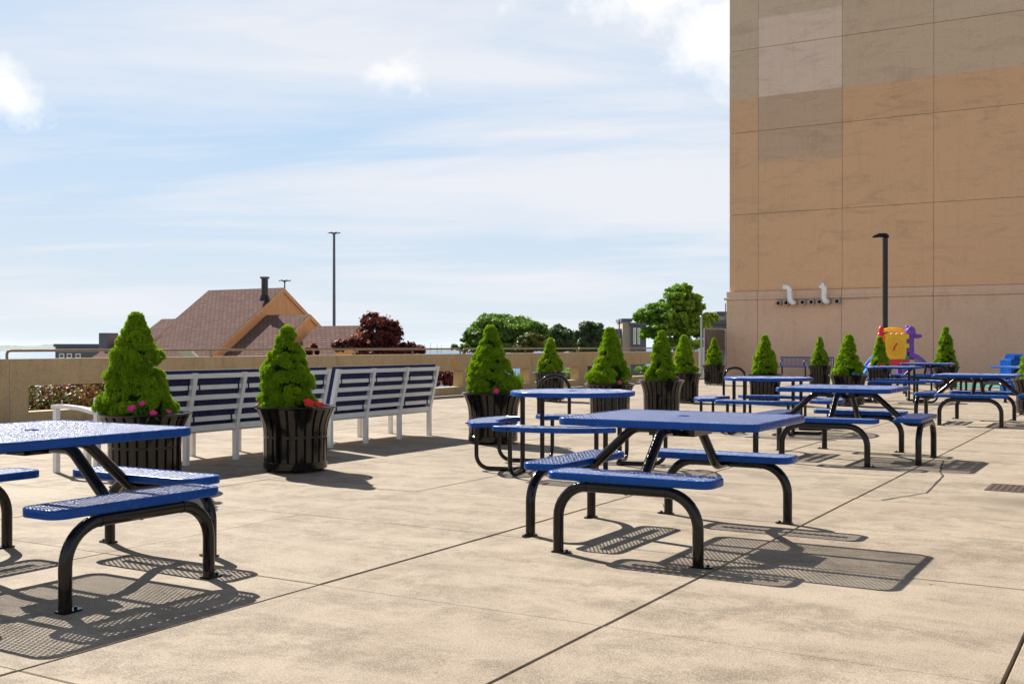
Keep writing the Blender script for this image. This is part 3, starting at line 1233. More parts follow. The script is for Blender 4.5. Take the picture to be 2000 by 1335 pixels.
def lleg():
    mb = MB()
    r = 0.021
    mb.tube(fillet([(AL - 0.03, 0, r + 0.002), (0.86, 0, r + 0.002), (0.86, 0, ZS - 0.03)], 0.13, 8), r, 10)
    mb.box(0.79, -0.012, ZS - 0.020, 0.97, 0.012, ZS - 0.0085)
    return mb


ME_lleg = lleg().mesh("seat_support", M["black"])
ME_post = MB().tube([(0, 0, 0), (0, 0, ZT - 0.03)], 0.024, 10).mesh("leg", M["black"])
ME_rbr = MB().box(-0.55, -0.02, ZT - 0.026, 0.55, 0.02, ZT - 0.0085).mesh("brace", M["blue"])


def round_table(label, loc, rz):
    t = thing("round_picnic_table", label, "picnic table", loc, rz, "round blue mesh tables with curved seats")
    top = link("tabletop", ME_rtop, t)
    link("expanded_mesh", ME_rnet, top)
    link("brace", ME_rbr, top)
    link("umbrella_hole_ring", ring_mesh, top, (0, 0, ZT + 0.0002))
    for sx in (-1, 1):
        for sy in (-1, 1):
            link("leg", ME_post, t, (sx * AL, sy * AL, 0))
    for k in range(4):
        ang = k * PI / 2
        seat = link("seat", ME_rseat, t, (0, 0, 0), ang)
        link("expanded_mesh", ME_rsnet, seat)
        for sy in (-1, 1):
            p = Matrix.Rotation(ang, 4, 'Z') @ Vector((0, sy * AL, 0))
            link("seat_support", ME_lleg, t, p, ang)
    return t


round_table("round blue mesh table with curved seats behind the oblong picnic table", tuple(at(1118, 10.63)), math.radians(15.6))
round_table("round blue mesh table with curved seats left of the square four-seat table", tuple(at(1500, 15.25)), math.radians(8.4))
round_table("farthest round blue mesh table, below the play structure", tuple(at(1742, 23.3)), math.radians(18))

# ------------------------------------------------------------------ bike hoops
for lab, px, Z, rz in (("black steel hoop standing behind the nearest round table", 1082, 18.1, YAW - 0.1),
                       ("black steel hoop standing beside the second round table, near the building corner", 1435, 24.6, YAW + 0.1)):
    t = thing("steel_hoop", lab, "hoop", tuple(at(px, Z)), rz, "black steel hoops")
    MB().tube(fillet([(-0.255, 0, 0), (-0.255, 0, 0.70), (0.255, 0, 0.70), (0.255, 0, 0)], 0.235, 12), 0.030, 12).build("hoop", M["black"], t)
    for x in (-0.255, 0.255):
        MB().lathe([(0.07, 0.0), (0.07, 0.008), (0.035, 0.010)], 16, (x, 0), cap1=True).build("base_flange", M["black"], t)

# ------------------------------------------------------------------ planters
def planter_slat():
    prof = [(0.298, 0.045), (0.300, 0.20), (0.301, 0.33), (0.304, 0.40), (0.314, 0.46), (0.332, 0.52), (0.352, 0.565), (0.368, 0.60)]
    mb = MB()
    th = 0.006
    hw0 = 0.0285
    vs, fs = [], []
    for r, z in prof:
        hw = hw0 * (1 + max(0, (r - 0.30)) * 3.2)
        for dr in (0, -th):
            for s_ in (-1, 0, 1):
                bulge = 0.0028 if s_ == 0 else 0.0
                vs.append((r + dr + bulge, s_ * hw, z))
    m = len(prof)
    for i in range(m - 1):
        a = i * 6
        b = (i + 1) * 6
        for q in (0, 1):
            fs.append((a + q, a + q + 1, b + q + 1, b + q))
            fs.append((a + 3 + q, b + 3 + q, b + 4 + q, a + 4 + q))
        fs.append((a, b, b + 3, a + 3))
        fs.append((a + 2, a + 5, b + 5, b + 2))
    mb.add(vs, fs, True)
    return mb


ME_slat = planter_slat().mesh("slat", M["planter"])
ME_prim = MB().lathe([(0.362, 0.598), (0.372, 0.600), (0.386, 0.606), (0.391, 0.614), (0.388, 0.622), (0.376, 0.626), (0.362, 0.622), (0.356, 0.612), (0.360, 0.600), (0.362, 0.598)], 40).mesh("rim", M["planter"])
ME_pband = MB().lathe([(0.2935, 0.03), (0.304, 0.032), (0.306, 0.095), (0.2995, 0.10), (0.2935, 0.098)], 40).lathe([(0.292, 0.325), (0.3045, 0.327), (0.3045, 0.348), (0.292, 0.35)], 40).mesh("band", M["planter"])
ME_pot = MB().lathe([(0.02, 0.035), (0.270, 0.035), (0.275, 0.30), (0.282, 0.45), (0.318, 0.565), (0.352, 0.602)], 36, cap0=True).mesh("liner", M["dark"])
ME_pfoot = MB().tube([(0, 0, 0), (0, 0, 0.034)], 0.02, 10).mesh("foot", M["black"])
ME_soil = MB().lathe([(0.0001, 0.575), (0.1, 0.578), (0.2, 0.572), (0.325, 0.568)], 28).mesh("soil", M["soil"])


def planter(label, loc, rz):
    t = thing("planter", label, "planter", loc, rz, "black slatted metal planters")
    for k in range(24):
        link("slat", ME_slat, t, (0, 0, 0), 2 * PI * k / 24)
    link("rim", ME_prim, t)
    link("band", ME_pband, t)
    link("liner", ME_pot, t)
    link("soil", ME_soil, t)
    for k in range(4):
        a = k * PI / 2 + 0.4
        link("foot", ME_pfoot, t, (0.25 * math.cos(a), 0.25 * math.sin(a), 0))
    return t


def np_mesh(name, V, Fa, mats, tint=None, smooth=False):
    """V (n,3), Fa (m,3|4) -> mesh with a per-face-corner tint attribute on points"""
    me = bpy.data.meshes.new(name)
    nv, nf, k = len(V), len(Fa), Fa.shape[1]
    me.vertices.add(nv)
    me.vertices.foreach_set("co", V.astype(np.float32).ravel())
    me.loops.add(nf * k)
    me.loops.foreach_set("vertex_index", Fa.astype(np.int32).ravel())
    me.polygons.add(nf)
    me.polygons.foreach_set("loop_start", np.arange(0, nf * k, k, dtype=np.int32))
    me.polygons.foreach_set("loop_total", np.full(nf, k, dtype=np.int32))
    me.update(calc_edges=True)
    if tint is not None:
        at_ = me.attributes.new("tint", 'FLOAT', 'POINT')
        at_.data.foreach_set("value", tint.astype(np.float32))
    for m in mats:
        me.materials.append(m)
    me.validate()
    return me


def tufts(P, Nrm, size, rng, blades=6, width=0.24, spread=0.75, tint=None):
    """at each point a little star of thin triangles"""
    n = len(P)
    Pn = np.repeat(P, blades, 0)
    Nn = np.repeat(Nrm, blades, 0)
    D = Nn + rng.normal(0, spread, (n * blades, 3))
    D /= np.linalg.norm(D, axis=1, keepdims=True)
    S = np.cross(D, rng.normal(0, 1, (n * blades, 3)))
    S /= np.linalg.norm(S, axis=1, keepdims=True) + 1e-9
    L = np.repeat(size, blades)[:, None] * rng.uniform(0.65, 1.2, (n * blades, 1))
    w = L * width
    V = np.empty((n * blades, 3, 3))
    V[:, 0] = Pn - S * w - D * L * 0.15
    V[:, 1] = Pn + S * w - D * L * 0.15
    V[:, 2] = Pn + D * L
    Fa = np.arange(n * blades * 3).reshape(-1, 3)
    tt = np.repeat(tint, blades) if tint is not None else np.full(n * blades, 0.5)
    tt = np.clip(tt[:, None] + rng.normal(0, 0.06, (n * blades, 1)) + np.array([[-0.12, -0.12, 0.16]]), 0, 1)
    return V.reshape(-1, 3), Fa, tt.ravel()


def shrub(label, loc, Z, top, wid, seed, lean=(0, 0), waist=1.0, bump_=None, flowers=()):
    """dwarf conical spruce: lumpy cone of lobes covered with needle tufts"""
    rng = np.random.default_rng(seed)
    z0 = 0.575
    Hh = top - z0
    # lobes sit on the cone surface
    nl = int(150 + 25 * Hh)
    lob = []
    for i in range(nl):
        t = (i + rng.random()) / nl
        t = min(0.985, t ** 1.22)
        prof = (1 - t) ** 0.82 * (1.0 - 0.16 * math.sin(t * 6.0)) * (0.62 + 0.38 * min(1, (1 - t) / 0.92)) if waist == 0 else \
            ((1 - t) ** 0.80) * (0.93 + 0.12 * math.sin(t * 9 + seed) + rng.normal(0, 0.03)) 
        prof = max(0.12 * (1 - t) ** 0.3, prof)
        if t < 0.08:
            prof *= 0.82 + t * 2.2
        a = rng.random() * 2 * PI
        r = wid / 2 * prof * rng.uniform(0.74, 0.92)
        lob.append((r * math.cos(a), r * math.sin(a), z0 + 0.03 + Hh * t * 0.955, wid * (0.070 + 0.055 * prof) * rng.uniform(0.7, 1.25)))
    for b in (bump_ or ()):
        # extra side bulge: (angle, height fraction, reach, radius)
        for q in range(12):
            a = b[0] + rng.normal(0, 0.25)
            lob.append((b[2] * math.cos(a) * rng.uniform(0.8, 1.05), b[2] * math.sin(a) * rng.uniform(0.8, 1.05), z0 + Hh * (b[1] + rng.normal(0, 0.05)), b[3] * rng.uniform(0.6, 1.1)))
    lob = np.array(lob)
    lob[:, 0] += lean[0] * (lob[:, 2] - z0)
    lob[:, 1] += lean[1] * (lob[:, 2] - z0)
    near, midr = Z < 14, Z < 20
    nsub, per, fine = (20, 20, 1.0) if near else ((14, 13, 1.45) if midr else (9, 8, 2.2))
    # small knobs on every lobe
    L = np.repeat(lob, nsub, 0)
    d1 = rng.normal(0, 1, (len(L), 3))
    d1 /= np.linalg.norm(d1, axis=1, keepdims=True)
    out_ = np.stack([L[:, 0], L[:, 1], np.full(len(L), 0.10)], 1)
    out_ /= np.linalg.norm(out_, axis=1, keepdims=True)
    flip = (d1 * out_).sum(1) < -0.15
    d1[flip] *= -1
    d1[:, 2] = np.abs(d1[:, 2]) * 0.9 - 0.25
    c1 = L[:, :3] + d1 * L[:, 3:4] * 0.80
    r1 = L[:, 3] * rng.uniform(0.26, 0.42, len(L))
    tone = np.repeat(rng.normal(0, 0.09, len(lob)), nsub) + rng.normal(0, 0.05, len(L))
    c2, r2, t2, d_out = (np.repeat(q, per, 0) for q in (c1, r1, tone, d1))
    d2 = rng.normal(0, 1, (len(c2), 3)) + d_out * 0.9
    d2 /= np.linalg.norm(d2, axis=1, keepdims=True)
    P = c2 + d2 * r2[:, None] * rng.uniform(0.75, 1.02, (len(c2), 1))
    Nn = d2 + np.array([0, 0, 0.25])
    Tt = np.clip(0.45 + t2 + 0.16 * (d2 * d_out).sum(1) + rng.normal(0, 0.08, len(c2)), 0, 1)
    size = rng.uniform(0.009, 0.015, len(P)) * fine
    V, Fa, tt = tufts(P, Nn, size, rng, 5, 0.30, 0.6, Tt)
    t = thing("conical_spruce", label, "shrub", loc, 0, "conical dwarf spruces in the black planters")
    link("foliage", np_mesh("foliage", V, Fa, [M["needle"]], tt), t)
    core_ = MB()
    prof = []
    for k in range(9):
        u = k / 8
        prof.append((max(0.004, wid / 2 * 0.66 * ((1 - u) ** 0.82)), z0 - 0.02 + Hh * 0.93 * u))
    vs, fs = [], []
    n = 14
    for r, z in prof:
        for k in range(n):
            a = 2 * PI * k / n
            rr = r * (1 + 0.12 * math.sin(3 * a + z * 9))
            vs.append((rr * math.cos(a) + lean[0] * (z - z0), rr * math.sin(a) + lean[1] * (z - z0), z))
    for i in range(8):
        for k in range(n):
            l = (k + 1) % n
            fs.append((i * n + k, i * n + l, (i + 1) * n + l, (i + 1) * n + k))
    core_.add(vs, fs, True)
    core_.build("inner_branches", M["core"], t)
    MB().tube([(0, 0, 0.56), (lean[0] * 0.2, lean[1] * 0.2, 0.8)], [0.03, 0.02], 8).build("stem", M["bark"], t)
    return t


ME_fl = {}


def flower_mesh(mat):
    mb = MB()
    R_ = random.Random(3)
    n = 5
    for layer, (rr, zz_) in enumerate(((0.034, 0.004), (0.022, 0.010))):
        for k in range(n):
            a = 2 * PI * k / n + layer * 0.6
            c, s_ = math.cos(a), math.sin(a)
            pts = []
            for (u, v, w) in ((0.0, 0.0, 0), (0.35, -0.30, 0.2), (0.85, -0.42, 0.5), (1.05, 0, 0.25), (0.85, 0.42, 0.5), (0.35, 0.30, 0.2)):
                pts.append((rr * (u * c - v * s_), rr * (u * s_ + v * c), zz_ + w * rr * 0.5))
            mb.add(pts, [(0, 1, 2, 3), (0, 3, 4, 5)], True)
    return mb.mesh("flower", [mat])


for kf, mf in (("r", "petal_red"), ("p", "petal_pink"), ("b", "petal_blue")):
    ME_fl[kf] = flower_mesh(M[mf])


def flower_patch(label, loc, spots, seed, name="bedding_flowers"):
    """spots: (angle, radius, z, colour key, scale)"""
    rng = np.random.default_rng(seed)
    t = thing(name, label, "flowers", loc, 0, "bedding flowers in the planters")
    P, Nn = [], []
    for (a, r, z, c, s_) in spots:
        for q in range(10):
            P.append((r * math.cos(a) + rng.normal(0, 0.03), r * math.sin(a) + rng.normal(0, 0.03), z - 0.03 + rng.normal(0, 0.012)))
            Nn.append((math.cos(a) * 0.4, math.sin(a) * 0.4, 0.8))
        f = link("flower", ME_fl[c], t, ((r + 0.03) * math.cos(a), (r + 0.03) * math.sin(a), z + 0.015))
        f.rotation_euler = (Vector((math.cos(a), math.sin(a), 0.9))).to_track_quat('Z', 'Y').to_euler()
        s_ *= 0.95
        f.scale = (s_, s_, s_)
    V, Fa, tt = tufts(np.array(P), np.array(Nn), np.full(len(P), 0.035), rng, 5, 0.3, 0.8, rng.uniform(0.2, 0.8, len(P)))
    link("leaves", np_mesh("leaves", V, Fa, [M["leaf_green"]], tt), t)
    return t


VA = YAW - PI / 2          # direction from a planter towards the camera


def fa(x):                  # x: -1 left .. +1 right as seen from the camera
    return VA + x * 1.25


# px, Z, tree top row, crown width, words
PL = [
    (283, 9.35, 614, 0.67, "in front of the left sofas, rising behind the near left table", [(fa(-1.0), .34, .19, .075)], [("p", .0, .29, .66, 1.15), ("p", .42, .30, .62, 1.0), ("p", .2, .26, .70, .8), ("p", .7, .33, .63, .7)]),
    (577, 10.45, 639, 0.62, "in front of the white sofas, with a red bloom at its right side", [], [("r", .45, .30, .645, 1.6), ("r", .68, .30, .63, 1.3), ("r", .85, .3, .62, 1.0), ("p", -1.05, .32, .62, 1.1)]),
    (963, 13.4, 638, 0.64, "standing left of the nearest round table", [(fa(0.9), .18, .30, .13)], [("p", .1, .30, .635, 1.2), ("p", .62, .30, .62, 1.0)]),
    (1075, 23.6, 662, 0.56, "by the parapet, behind the first steel hoop", [], [("p", .25, .28, .63, 1.1)]),
    (1191, 16.6, 642, 0.66, "behind the right end of the nearest round table", [(fa(-0.9), .18, .27, .12)], [("p", -.5, .30, .66, 1.1), ("p", .3, .30, .63, 1.1)]),
    (1292, 18.3, 647, 0.54, "right of centre, left one of the pair standing close together", [], [("p", .62, .30, .65, 1.1)]),
    (1336, 23.0, 656, 0.56, "right of centre, rear one of the pair standing close together", [], []),
    (1395, 33.3, 661, 0.56, "in front of the chain-link fence at the building corner", [], []),
    (1494, 22.2, 656, 0.58, "behind the second round table, left of the wall bench", [], []),
    (1601, 32.2, 658, 0.54, "by the building wall, in front of the right end of the wall bench", [], []),
    (1657, 21.7, 655, 0.60, "behind the square four-seat table, with small blue blooms", [], [("b", .0, .30, .63, .9), ("b", .2, .30, .62, .8), ("p", .65, .30, .62, 1.0)]),
    (1718, 30.6, 658, 0.54, "beside the foot of the lamp post", [], [("p", -.9, .33, .66, 1.6), ("r", -.2, .30, .65, 1.5), ("p", .0, .30, .64, 1.3)]),
    (1847, 30.3, 638, 0.66, "right of the play structure, with the slenderest tip", [], [("p", .0, .32, .62, 1.2)]),
    (2022, 18.9, 668, 0.62, "cut off by the right edge of the photo", [], []),
]
for k, (px, Z, ty, wd, words, bmp, fl) in enumerate(PL):
    loc = tuple(at(px, Z))
    planter("slatted planter " + words.replace("rising behind", "partly hidden by").replace("with the slenderest tip", "under the slender tipped spruce").replace("with a red bloom at its right side", "holding red flowers").replace("with small blue blooms", "holding blue flowers"), loc, k * 0.37)
    lean = {2: (-0.02, 0.03), 0: (-0.02, -0.0)}.get(k, (0, 0))
    cshift = {0: -0.07, 2: -0.03, 1: -0.08}.get(k, 0.0)
    sloc = at(px + cshift * F / Z, Z)
    shrub("conical spruce " + words, tuple(sloc), Z, hgt(ty, Z), wd, 40 + k, lean, 1.0, bmp)
    if fl:
        flower_patch("" + {"r": "red", "p": "pink", "b": "blue"}[fl[0][0]] + " flowers in the planter " + words.replace("with a red bloom at its right side", "").replace("with small blue blooms", "").replace("rising behind the near left table", "").replace("right of centre, ", "").replace("left one of the pair standing close together", "at the left of the close pair").replace(", with the slenderest tip", "").strip(" ,").replace("the planter at the left", "the planter standing at the left"), loc,
                     [(fa(x), r, z, c, s_) for (c, x, r, z, s_) in fl], 90 + k)

# ------------------------------------------------------------------ white sofas (backs to the camera)
def sofa(label, x, y0, n, sect=0.69, arm_left=False, faceback=False, cushions=True):
    """back along Y at x, facing -X; n sections"""
    t = thing("patio_sofa" if n > 1 else "patio_armchair", label, "sofa" if n > 1 else "armchair", (x, y0, 0), PI if faceback else 0, "white framed patio seating with navy cushions")
    L = n * sect
    lean_ = 0.13
    dp = 0.66
    pw = 0.045

    def bx(z):
        return lean_ * max(0, (z - 0.36)) / 0.56 * 1.0
    for k in range(n + 1):
        y = k * sect
        y = min(max(y, pw / 2), L - pw / 2)
        mb = MB()
        vs = []
        for z in (0.0, 0.36, 0.925):
            o = bx(z)
            vs += [(o - 0.02, y - pw / 2, z), (o + 0.035, y - pw / 2, z), (o + 0.035, y + pw / 2, z), (o - 0.02, y + pw / 2, z)]
        fs = [(3, 2, 1, 0), (8, 9, 10, 11)]
        for i in range(2):
            for j in range(4):
                a, c = i * 4 + j, i * 4 + (j + 1) % 4
                fs.append((a, c, c + 4, a + 4))
        mb.add(vs, fs)
        mb.build("post", M["white"], t)
        MB().box(-dp, y - pw / 2, 0.0, -dp + 0.05, y + pw / 2, 0.325).build("leg", M["white"], t)
    for k in range(n):
        ya, yb = k * sect + (pw / 2 if k else pw), (k + 1) * sect - (pw / 2 if k < n - 1 else pw)
        for z0_, z1_ in ((0.872, 0.92), (0.757, 0.803), (0.652, 0.703), (0.543, 0.593), (0.430, 0.480)):
            o = bx((z0_ + z1_) / 2)
            m_ = Matrix.Translation((o, 0, 0))
            MB().box(-0.008, ya, z0_, 0.016, yb, z1_, mat=m_, bevel=0.003).build("back_slat", M["white"], t)
        MB().box(-0.014, ya, 0.33, 0.026, yb, 0.39, bevel=0.003).build("rail", M["white"], t)
        if cushions:
            c = MB()
            cw = (yb - ya) / 2 + 0.022
            mid = (ya + yb) / 2
            A = []
            # back cushion: rounded slab, leaning
            nu, nv = 8, 8
            for side in (0, 1):
                for i in range(nu + 1):
                    for j in range(nv + 1):
                        u, v = i / nu * 2 - 1, j / nv * 2 - 1
                        puff = (1 - abs(u) ** 4) * (1 - abs(v) ** 4)
                        z = 0.44 + (v + 1) / 2 * 0.515 
                        xo = bx(z) - 0.015 - side * 0.09 + (-1 if side else 1) * -0.004 * (1 - puff) - (0.05 * puff if side else 0)
                        A.append((xo, mid + u * cw * (1 - 0.03 * abs(v) ** 3), z))
            fs = []
            w_ = nv + 1
            tot = (nu + 1) * w_
            for i in range(nu):
                for j in range(nv):
                    a = i * w_ + j
                    fs.append((a, a + w_, a + w_ + 1, a + 1))
                    b_ = tot + a
                    fs.append((b_, b_ + 1, b_ + w_ + 1, b_ + w_))
            for j in range(nv):
                fs.append((j, j + 1, tot + j + 1, tot + j))
                a = nu * w_ + j
                fs.append((a, tot + a, tot + a + 1, a + 1))
            for i in range(nu):
                a = i * w_
                fs.append((a, tot + a, tot + a + w_, a + w_))
                a = i * w_ + nv
                fs.append((a, a + w_, tot + a + w_, tot + a))
            c.add(A, fs, True)
            bc = c.build("back_cushion", M["navy"], t)
            MB().box(-dp + 0.0, mid - cw, 0.355, -0.03, mid + cw, 0.475, bevel=0.03).build("seat_cushion", M["navy"], t)
            for yy_ in (ya + 0.05, yb - 0.05):
                o = bx(0.78)
                MB().tube([(o + 0.019, yy_, 0.82), (o + 0.024, yy_ + 0.004, 0.78), (o + 0.020, yy_, 0.73)], 0.007, 5).build("tie", M["navy"], bc)
            if (k + n) % 2:
                for yy_ in (ya + 0.05, yb - 0.07):
                    o = bx(0.45)
                    MB().tube([(o + 0.02, yy_, 0.50), (o + 0.027, yy_ - 0.006, 0.45), (o + 0.022, yy_ + 0.006, 0.40)], 0.008, 5).build("tie", M["navy"], bc)
    MB().box(-dp + 0.05, 0.0, 0.31, -0.02, L, 0.35, bevel=0.004).build("seat_frame", M["white"], t)
    MB().box(-dp - 0.01, 0.001, 0.325, -dp + 0.055, L - 0.001, 0.372, bevel=0.004).build("front_rail", M["white"], t)
    if arm_left:
        yl = -0.03
        a = MB()
        pts = [(-dp - 0.03, 0.615), (-dp * 0.6, 0.618), (-dp * 0.25, 0.60), (0.03, 0.575)]
        vs = []
        for (xx, zz_) in pts:
            vs += [(xx, yl - 0.03, zz_), (xx, yl + 0.03, zz_), (xx, yl + 0.03, zz_ + 0.035), (xx, yl - 0.03, zz_ + 0.035)]
        fs = [(0, 3, 2, 1), (12, 13, 14, 15)]
        for i in range(3):
            for j in range(4):
                p_, q_ = i * 4 + j, i * 4 + (j + 1) % 4
                fs.append((p_, q_, q_ + 4, p_ + 4))
        a.add(vs, [f[::-1] for f in fs])
        a.build("armrest", M["white"], t)
        MB().box(-dp - 0.02, yl - 0.025, 0.0, -dp + 0.035, yl + 0.025, 0.614).build("leg", M["white"], t)
        MB().box(-0.02, yl - 0.02, 0.36, 0.03, yl + 0.02, 0.573).build("arm_post", M["white"], t)
    return t


sofa("white slat back sofa with navy cushions, right of the planter with red flowers", -8.39, 9.89, 3)
sofa("white slat back sofa with navy cushions, left of the planter with red flowers", -8.39, 7.015, 4, 0.685)
low = thing("patio_armchair", "low white armed end seat peeking out left of the leftmost spruce", "armchair", (-8.39, 6.62, 0), 0, "white framed patio seating with navy cushions")
for y in (0.02, 0.36):
    MB().box(-0.02, y - 0.0225, 0.0, 0.03, y + 0.0225, 0.72 if y < 0.1 else 0.86).build("post", M["white"], low)
    MB().box(-0.60, y - 0.0225, 0.0, -0.55, y + 0.0225, 0.605 if y < 0.1 else 0.325).build("leg", M["white"], low)
for z in (0.36, 0.455, 0.57):
    MB().box(-0.008, 0.0426, z, 0.02, 0.337, z + 0.05, bevel=0.003).build("back_slat", M["white"], low)
am = MB()
pts = [(-0.62, 0.607), (-0.45, 0.612), (-0.22, 0.600), (-0.02, 0.568)]
vs = []
for (xx, zz_) in pts:
    vs += [(xx, -0.01, zz_), (xx, 0.05, zz_), (xx, 0.05, zz_ + 0.035), (xx, -0.01, zz_ + 0.035)]
fs = [(0, 3, 2, 1), (12, 13, 14, 15)] + [(i * 4 + j, i * 4 + (j + 1) % 4, i * 4 + (j + 1) % 4 + 4, i * 4 + j + 4) for i in range(3) for j in range(4)]
am.add(vs, [f[::-1] for f in fs])
am.build("armrest", M["white"], low)
MB().box(-0.55, 0.0, 0.31, -0.02, 0.36, 0.35).build("seat_frame", M["white"], low)
MB().box(-0.56, 0.03, 0.352, -0.03, 0.35, 0.46, bevel=0.03).build("seat_cushion", M["navy"], low)

# ------------------------------------------------------------------ blue bench at the building
def wallX(px, Y):
    a = (px - 1000) / F
    dx, dy = a * cy_ - sy_, a * sy_ + cy_
    return dx * Y / dy


bx0, bx1 = wallX(1523, 40.7), wallX(1627, 40.7)
bn = thing("wall_bench", "long blue mesh bench with armrests against the tan building wall", "bench", ((bx0 + bx1) / 2, 40.7, 0))
hl = (bx1 - bx0) / 2
MB().box(-hl, 0.10, 0.745, hl, 0.125, 0.785).box(-hl, 0.10, 0.40, hl, 0.125, 0.43).box(-hl, 0.10, 0.43, -hl + 0.03, 0.125, 0.745).box(hl - 0.03, 0.10, 0.43, hl, 0.125, 0.745).build("back_frame", M["blue"], bn)
mb = MB()
k = -hl + 0.06
while k < hl - 0.05:
    mb.box(k, 0.108, 0.43, k + 0.018, 0.118, 0.745)
    k += 0.05
tag(mb.build("back_slat", M["blue"], bn), kind="stuff")
MB().box(-hl, -0.32, 0.40, hl, 0.06, 0.43, bevel=0.01).build("seat", M["blue"], bn)
for x in (-hl + 0.12, 0.0, hl - 0.12):
    MB().tube(fillet([(x, -0.30, 0.42), (x, -0.30, 0.64), (x, 0.11, 0.66)], 0.1), 0.018, 8).build("armrest", M["blue"], bn)
    MB().tube([(x, -0.1, 0.0), (x, -0.1, 0.40)], 0.03, 8).box(x - 0.03, -0.3, 0.0, x + 0.03, 0.1, 0.012).build("leg", M["black"], bn)

# ------------------------------------------------------------------ lamp post
lp = at(1729, 36.0)
lt = thing("lamp_post", "black lamp post with one flat curved head in front of the tan building", "lamp post", tuple(lp), YAW)
zt_ = hgt(463, 36.0)
MB().box(-0.066, -0.066, 0.35, 0.066, 0.066, zt_ - 0.02, bevel=0.01).build("pole", M["black"], lt)
MB().lathe([(0.22, 0.0), (0.22, 0.34), (0.2, 0.36)], 20, cap1=True).build("base", M["parapet"], lt)
hd = MB()
n = 14
sect = [(-0.42, 0.02, 0.03), (-0.33, 0.09, 0.085), (-0.22, 0.14, 0.13), (-0.08, 0.15, 0.14), (0.05, 0.12, 0.13), (0.11, 0.06, 0.07), (0.125, 0.02, 0.03)]
vs, fs = [], []
for (x, w, hh) in sect:
    for k in range(n):
        a = 2 * PI * k / n
        z = math.sin(a)
        vs.append((x, w * math.cos(a), zt_ + (hh * z if z > 0 else 0.025 * z)))
for i in range(len(sect) - 1):
    for k in range(n):
        l = (k + 1) % n
        fs.append((i * n + k, i * n + l, (i + 1) * n + l, (i + 1) * n + k))
fs += [tuple(range(n))[::-1], tuple((len(sect) - 1) * n + k for k in range(n))]
hd.add(vs, fs, True)
hd.build("lamp_head", M["black"], lt)
MB().box(-0.26, -0.08, zt_ - 0.035, -0.09, 0.08, zt_ - 0.024).build("lens", M["pvc"], lt)

# ------------------------------------------------------------------ play structure
PZ = 34.5
pc = at(1748, PZ)
pl = thing("play_structure", "red, yellow and purple plastic toddler play structure with slides by the building", "play structure", (pc.x, pc.y, 0), YAW)
mpp = PZ / F


def lx(px):
    return (px - 1748) * mpp


def rbox(mb, x0, x1, y0, y1, z0, z1, b=0.02):
    mb.box(x0, y0, z0, x1, y1, z1, bevel=b)


zb = hgt(702, PZ)
zp = hgt(654, PZ)
y_ = MB()
rbox(y_, lx(1728), lx(1769), -0.06, 0.06, zb, zp, 0.02)
for q in range(3):
    za = zb + 0.10 + q * (zp - zb) * 0.37
    if q > 0:
        rbox(y_, lx(1769) - 0.002, lx(1774.5), -0.055, 0.055, za - 0.02, za + 0.13)
for q in range(4):
    y_.blob((lx(1733 + q * 10.5), 0, zp), 0.10, 0.06, 0.075)
y_.build("front_panel", M["yellow"], pl)
cr = MB()
for rr in (0.16, 0.25):
    ring_ = [(lx(1747) + rr * math.cos(2 * PI * k / 24), -0.07, (zb + zp) / 2 + 0.02 + rr * math.sin(2 * PI * k / 24)) for k in range(24)]
    cr.tube(ring_, 0.018, 6, closed=True)
cr.build("clock_relief", M["yellow"], pl)
MB().tube([(lx(1744), -0.075, (zb + zp) / 2 - 0.1), (lx(1746), -0.09, (zb + zp) / 2 + 0.03), (lx(1751), -0.075, (zb + zp) / 2 + 0.12)], 0.025, 6).build("clock_hand", M["red"], pl)
ah = MB()
p = []
for k in range(13):
    a = PI * k / 12
    p.append((lx(1753) - 0.42 * math.cos(a), 0.45, zp + 0.02 + 0.17 * math.sin(a)))
ah.tube(p, 0.06, 8)
rbox(ah, lx(1728), lx(1772), 0.62, 0.72, zb, zp)
ah.build("rear_arch", M["yellow"], pl)
rd = MB()
rbox(rd, lx(1726), lx(1775), -0.09, 0.75, hgt(713, PZ), zb - 0.002)
rd.build("platform", M["red"], pl)
yb_ = MB()
rbox(yb_, lx(1768), lx(1780), -0.12, 0.2, 0.0, 0.18)
yb_.build("foot_block", M["yellow"], pl)
for x0, x1 in ((1730, 1738), (1766, 1775)):
    MB().box(lx(x0), -0.05, 0.0, lx(x1), 0.1, hgt(713, PZ) - 0.002, bevel=0.01).build("leg", M["purple"], pl)
    MB().box(lx(x0), 0.55, 0.0, lx(x1), 0.7, hgt(713, PZ) - 0.002, bevel=0.01).build("leg", M["purple"], pl)
MB().box(lx(1767), -0.062, zb + 0.0, lx(1774.3), 0.08, zb + 0.12, bevel=0.015).build("corner_block", M["green"], pl)
rp = MB()
rp.blob((lx(1723), 0.1, hgt(646, PZ)), 0.09, 0.09, 0.17).blob((lx(1719), 0.05, hgt(655, PZ)), 0.07, 0.08, 0.1).box(lx(1717), 0.0, zb, lx(1726), 0.15, hgt(652, PZ), bevel=0.02)
rp.build("red_post", M["red"], pl)
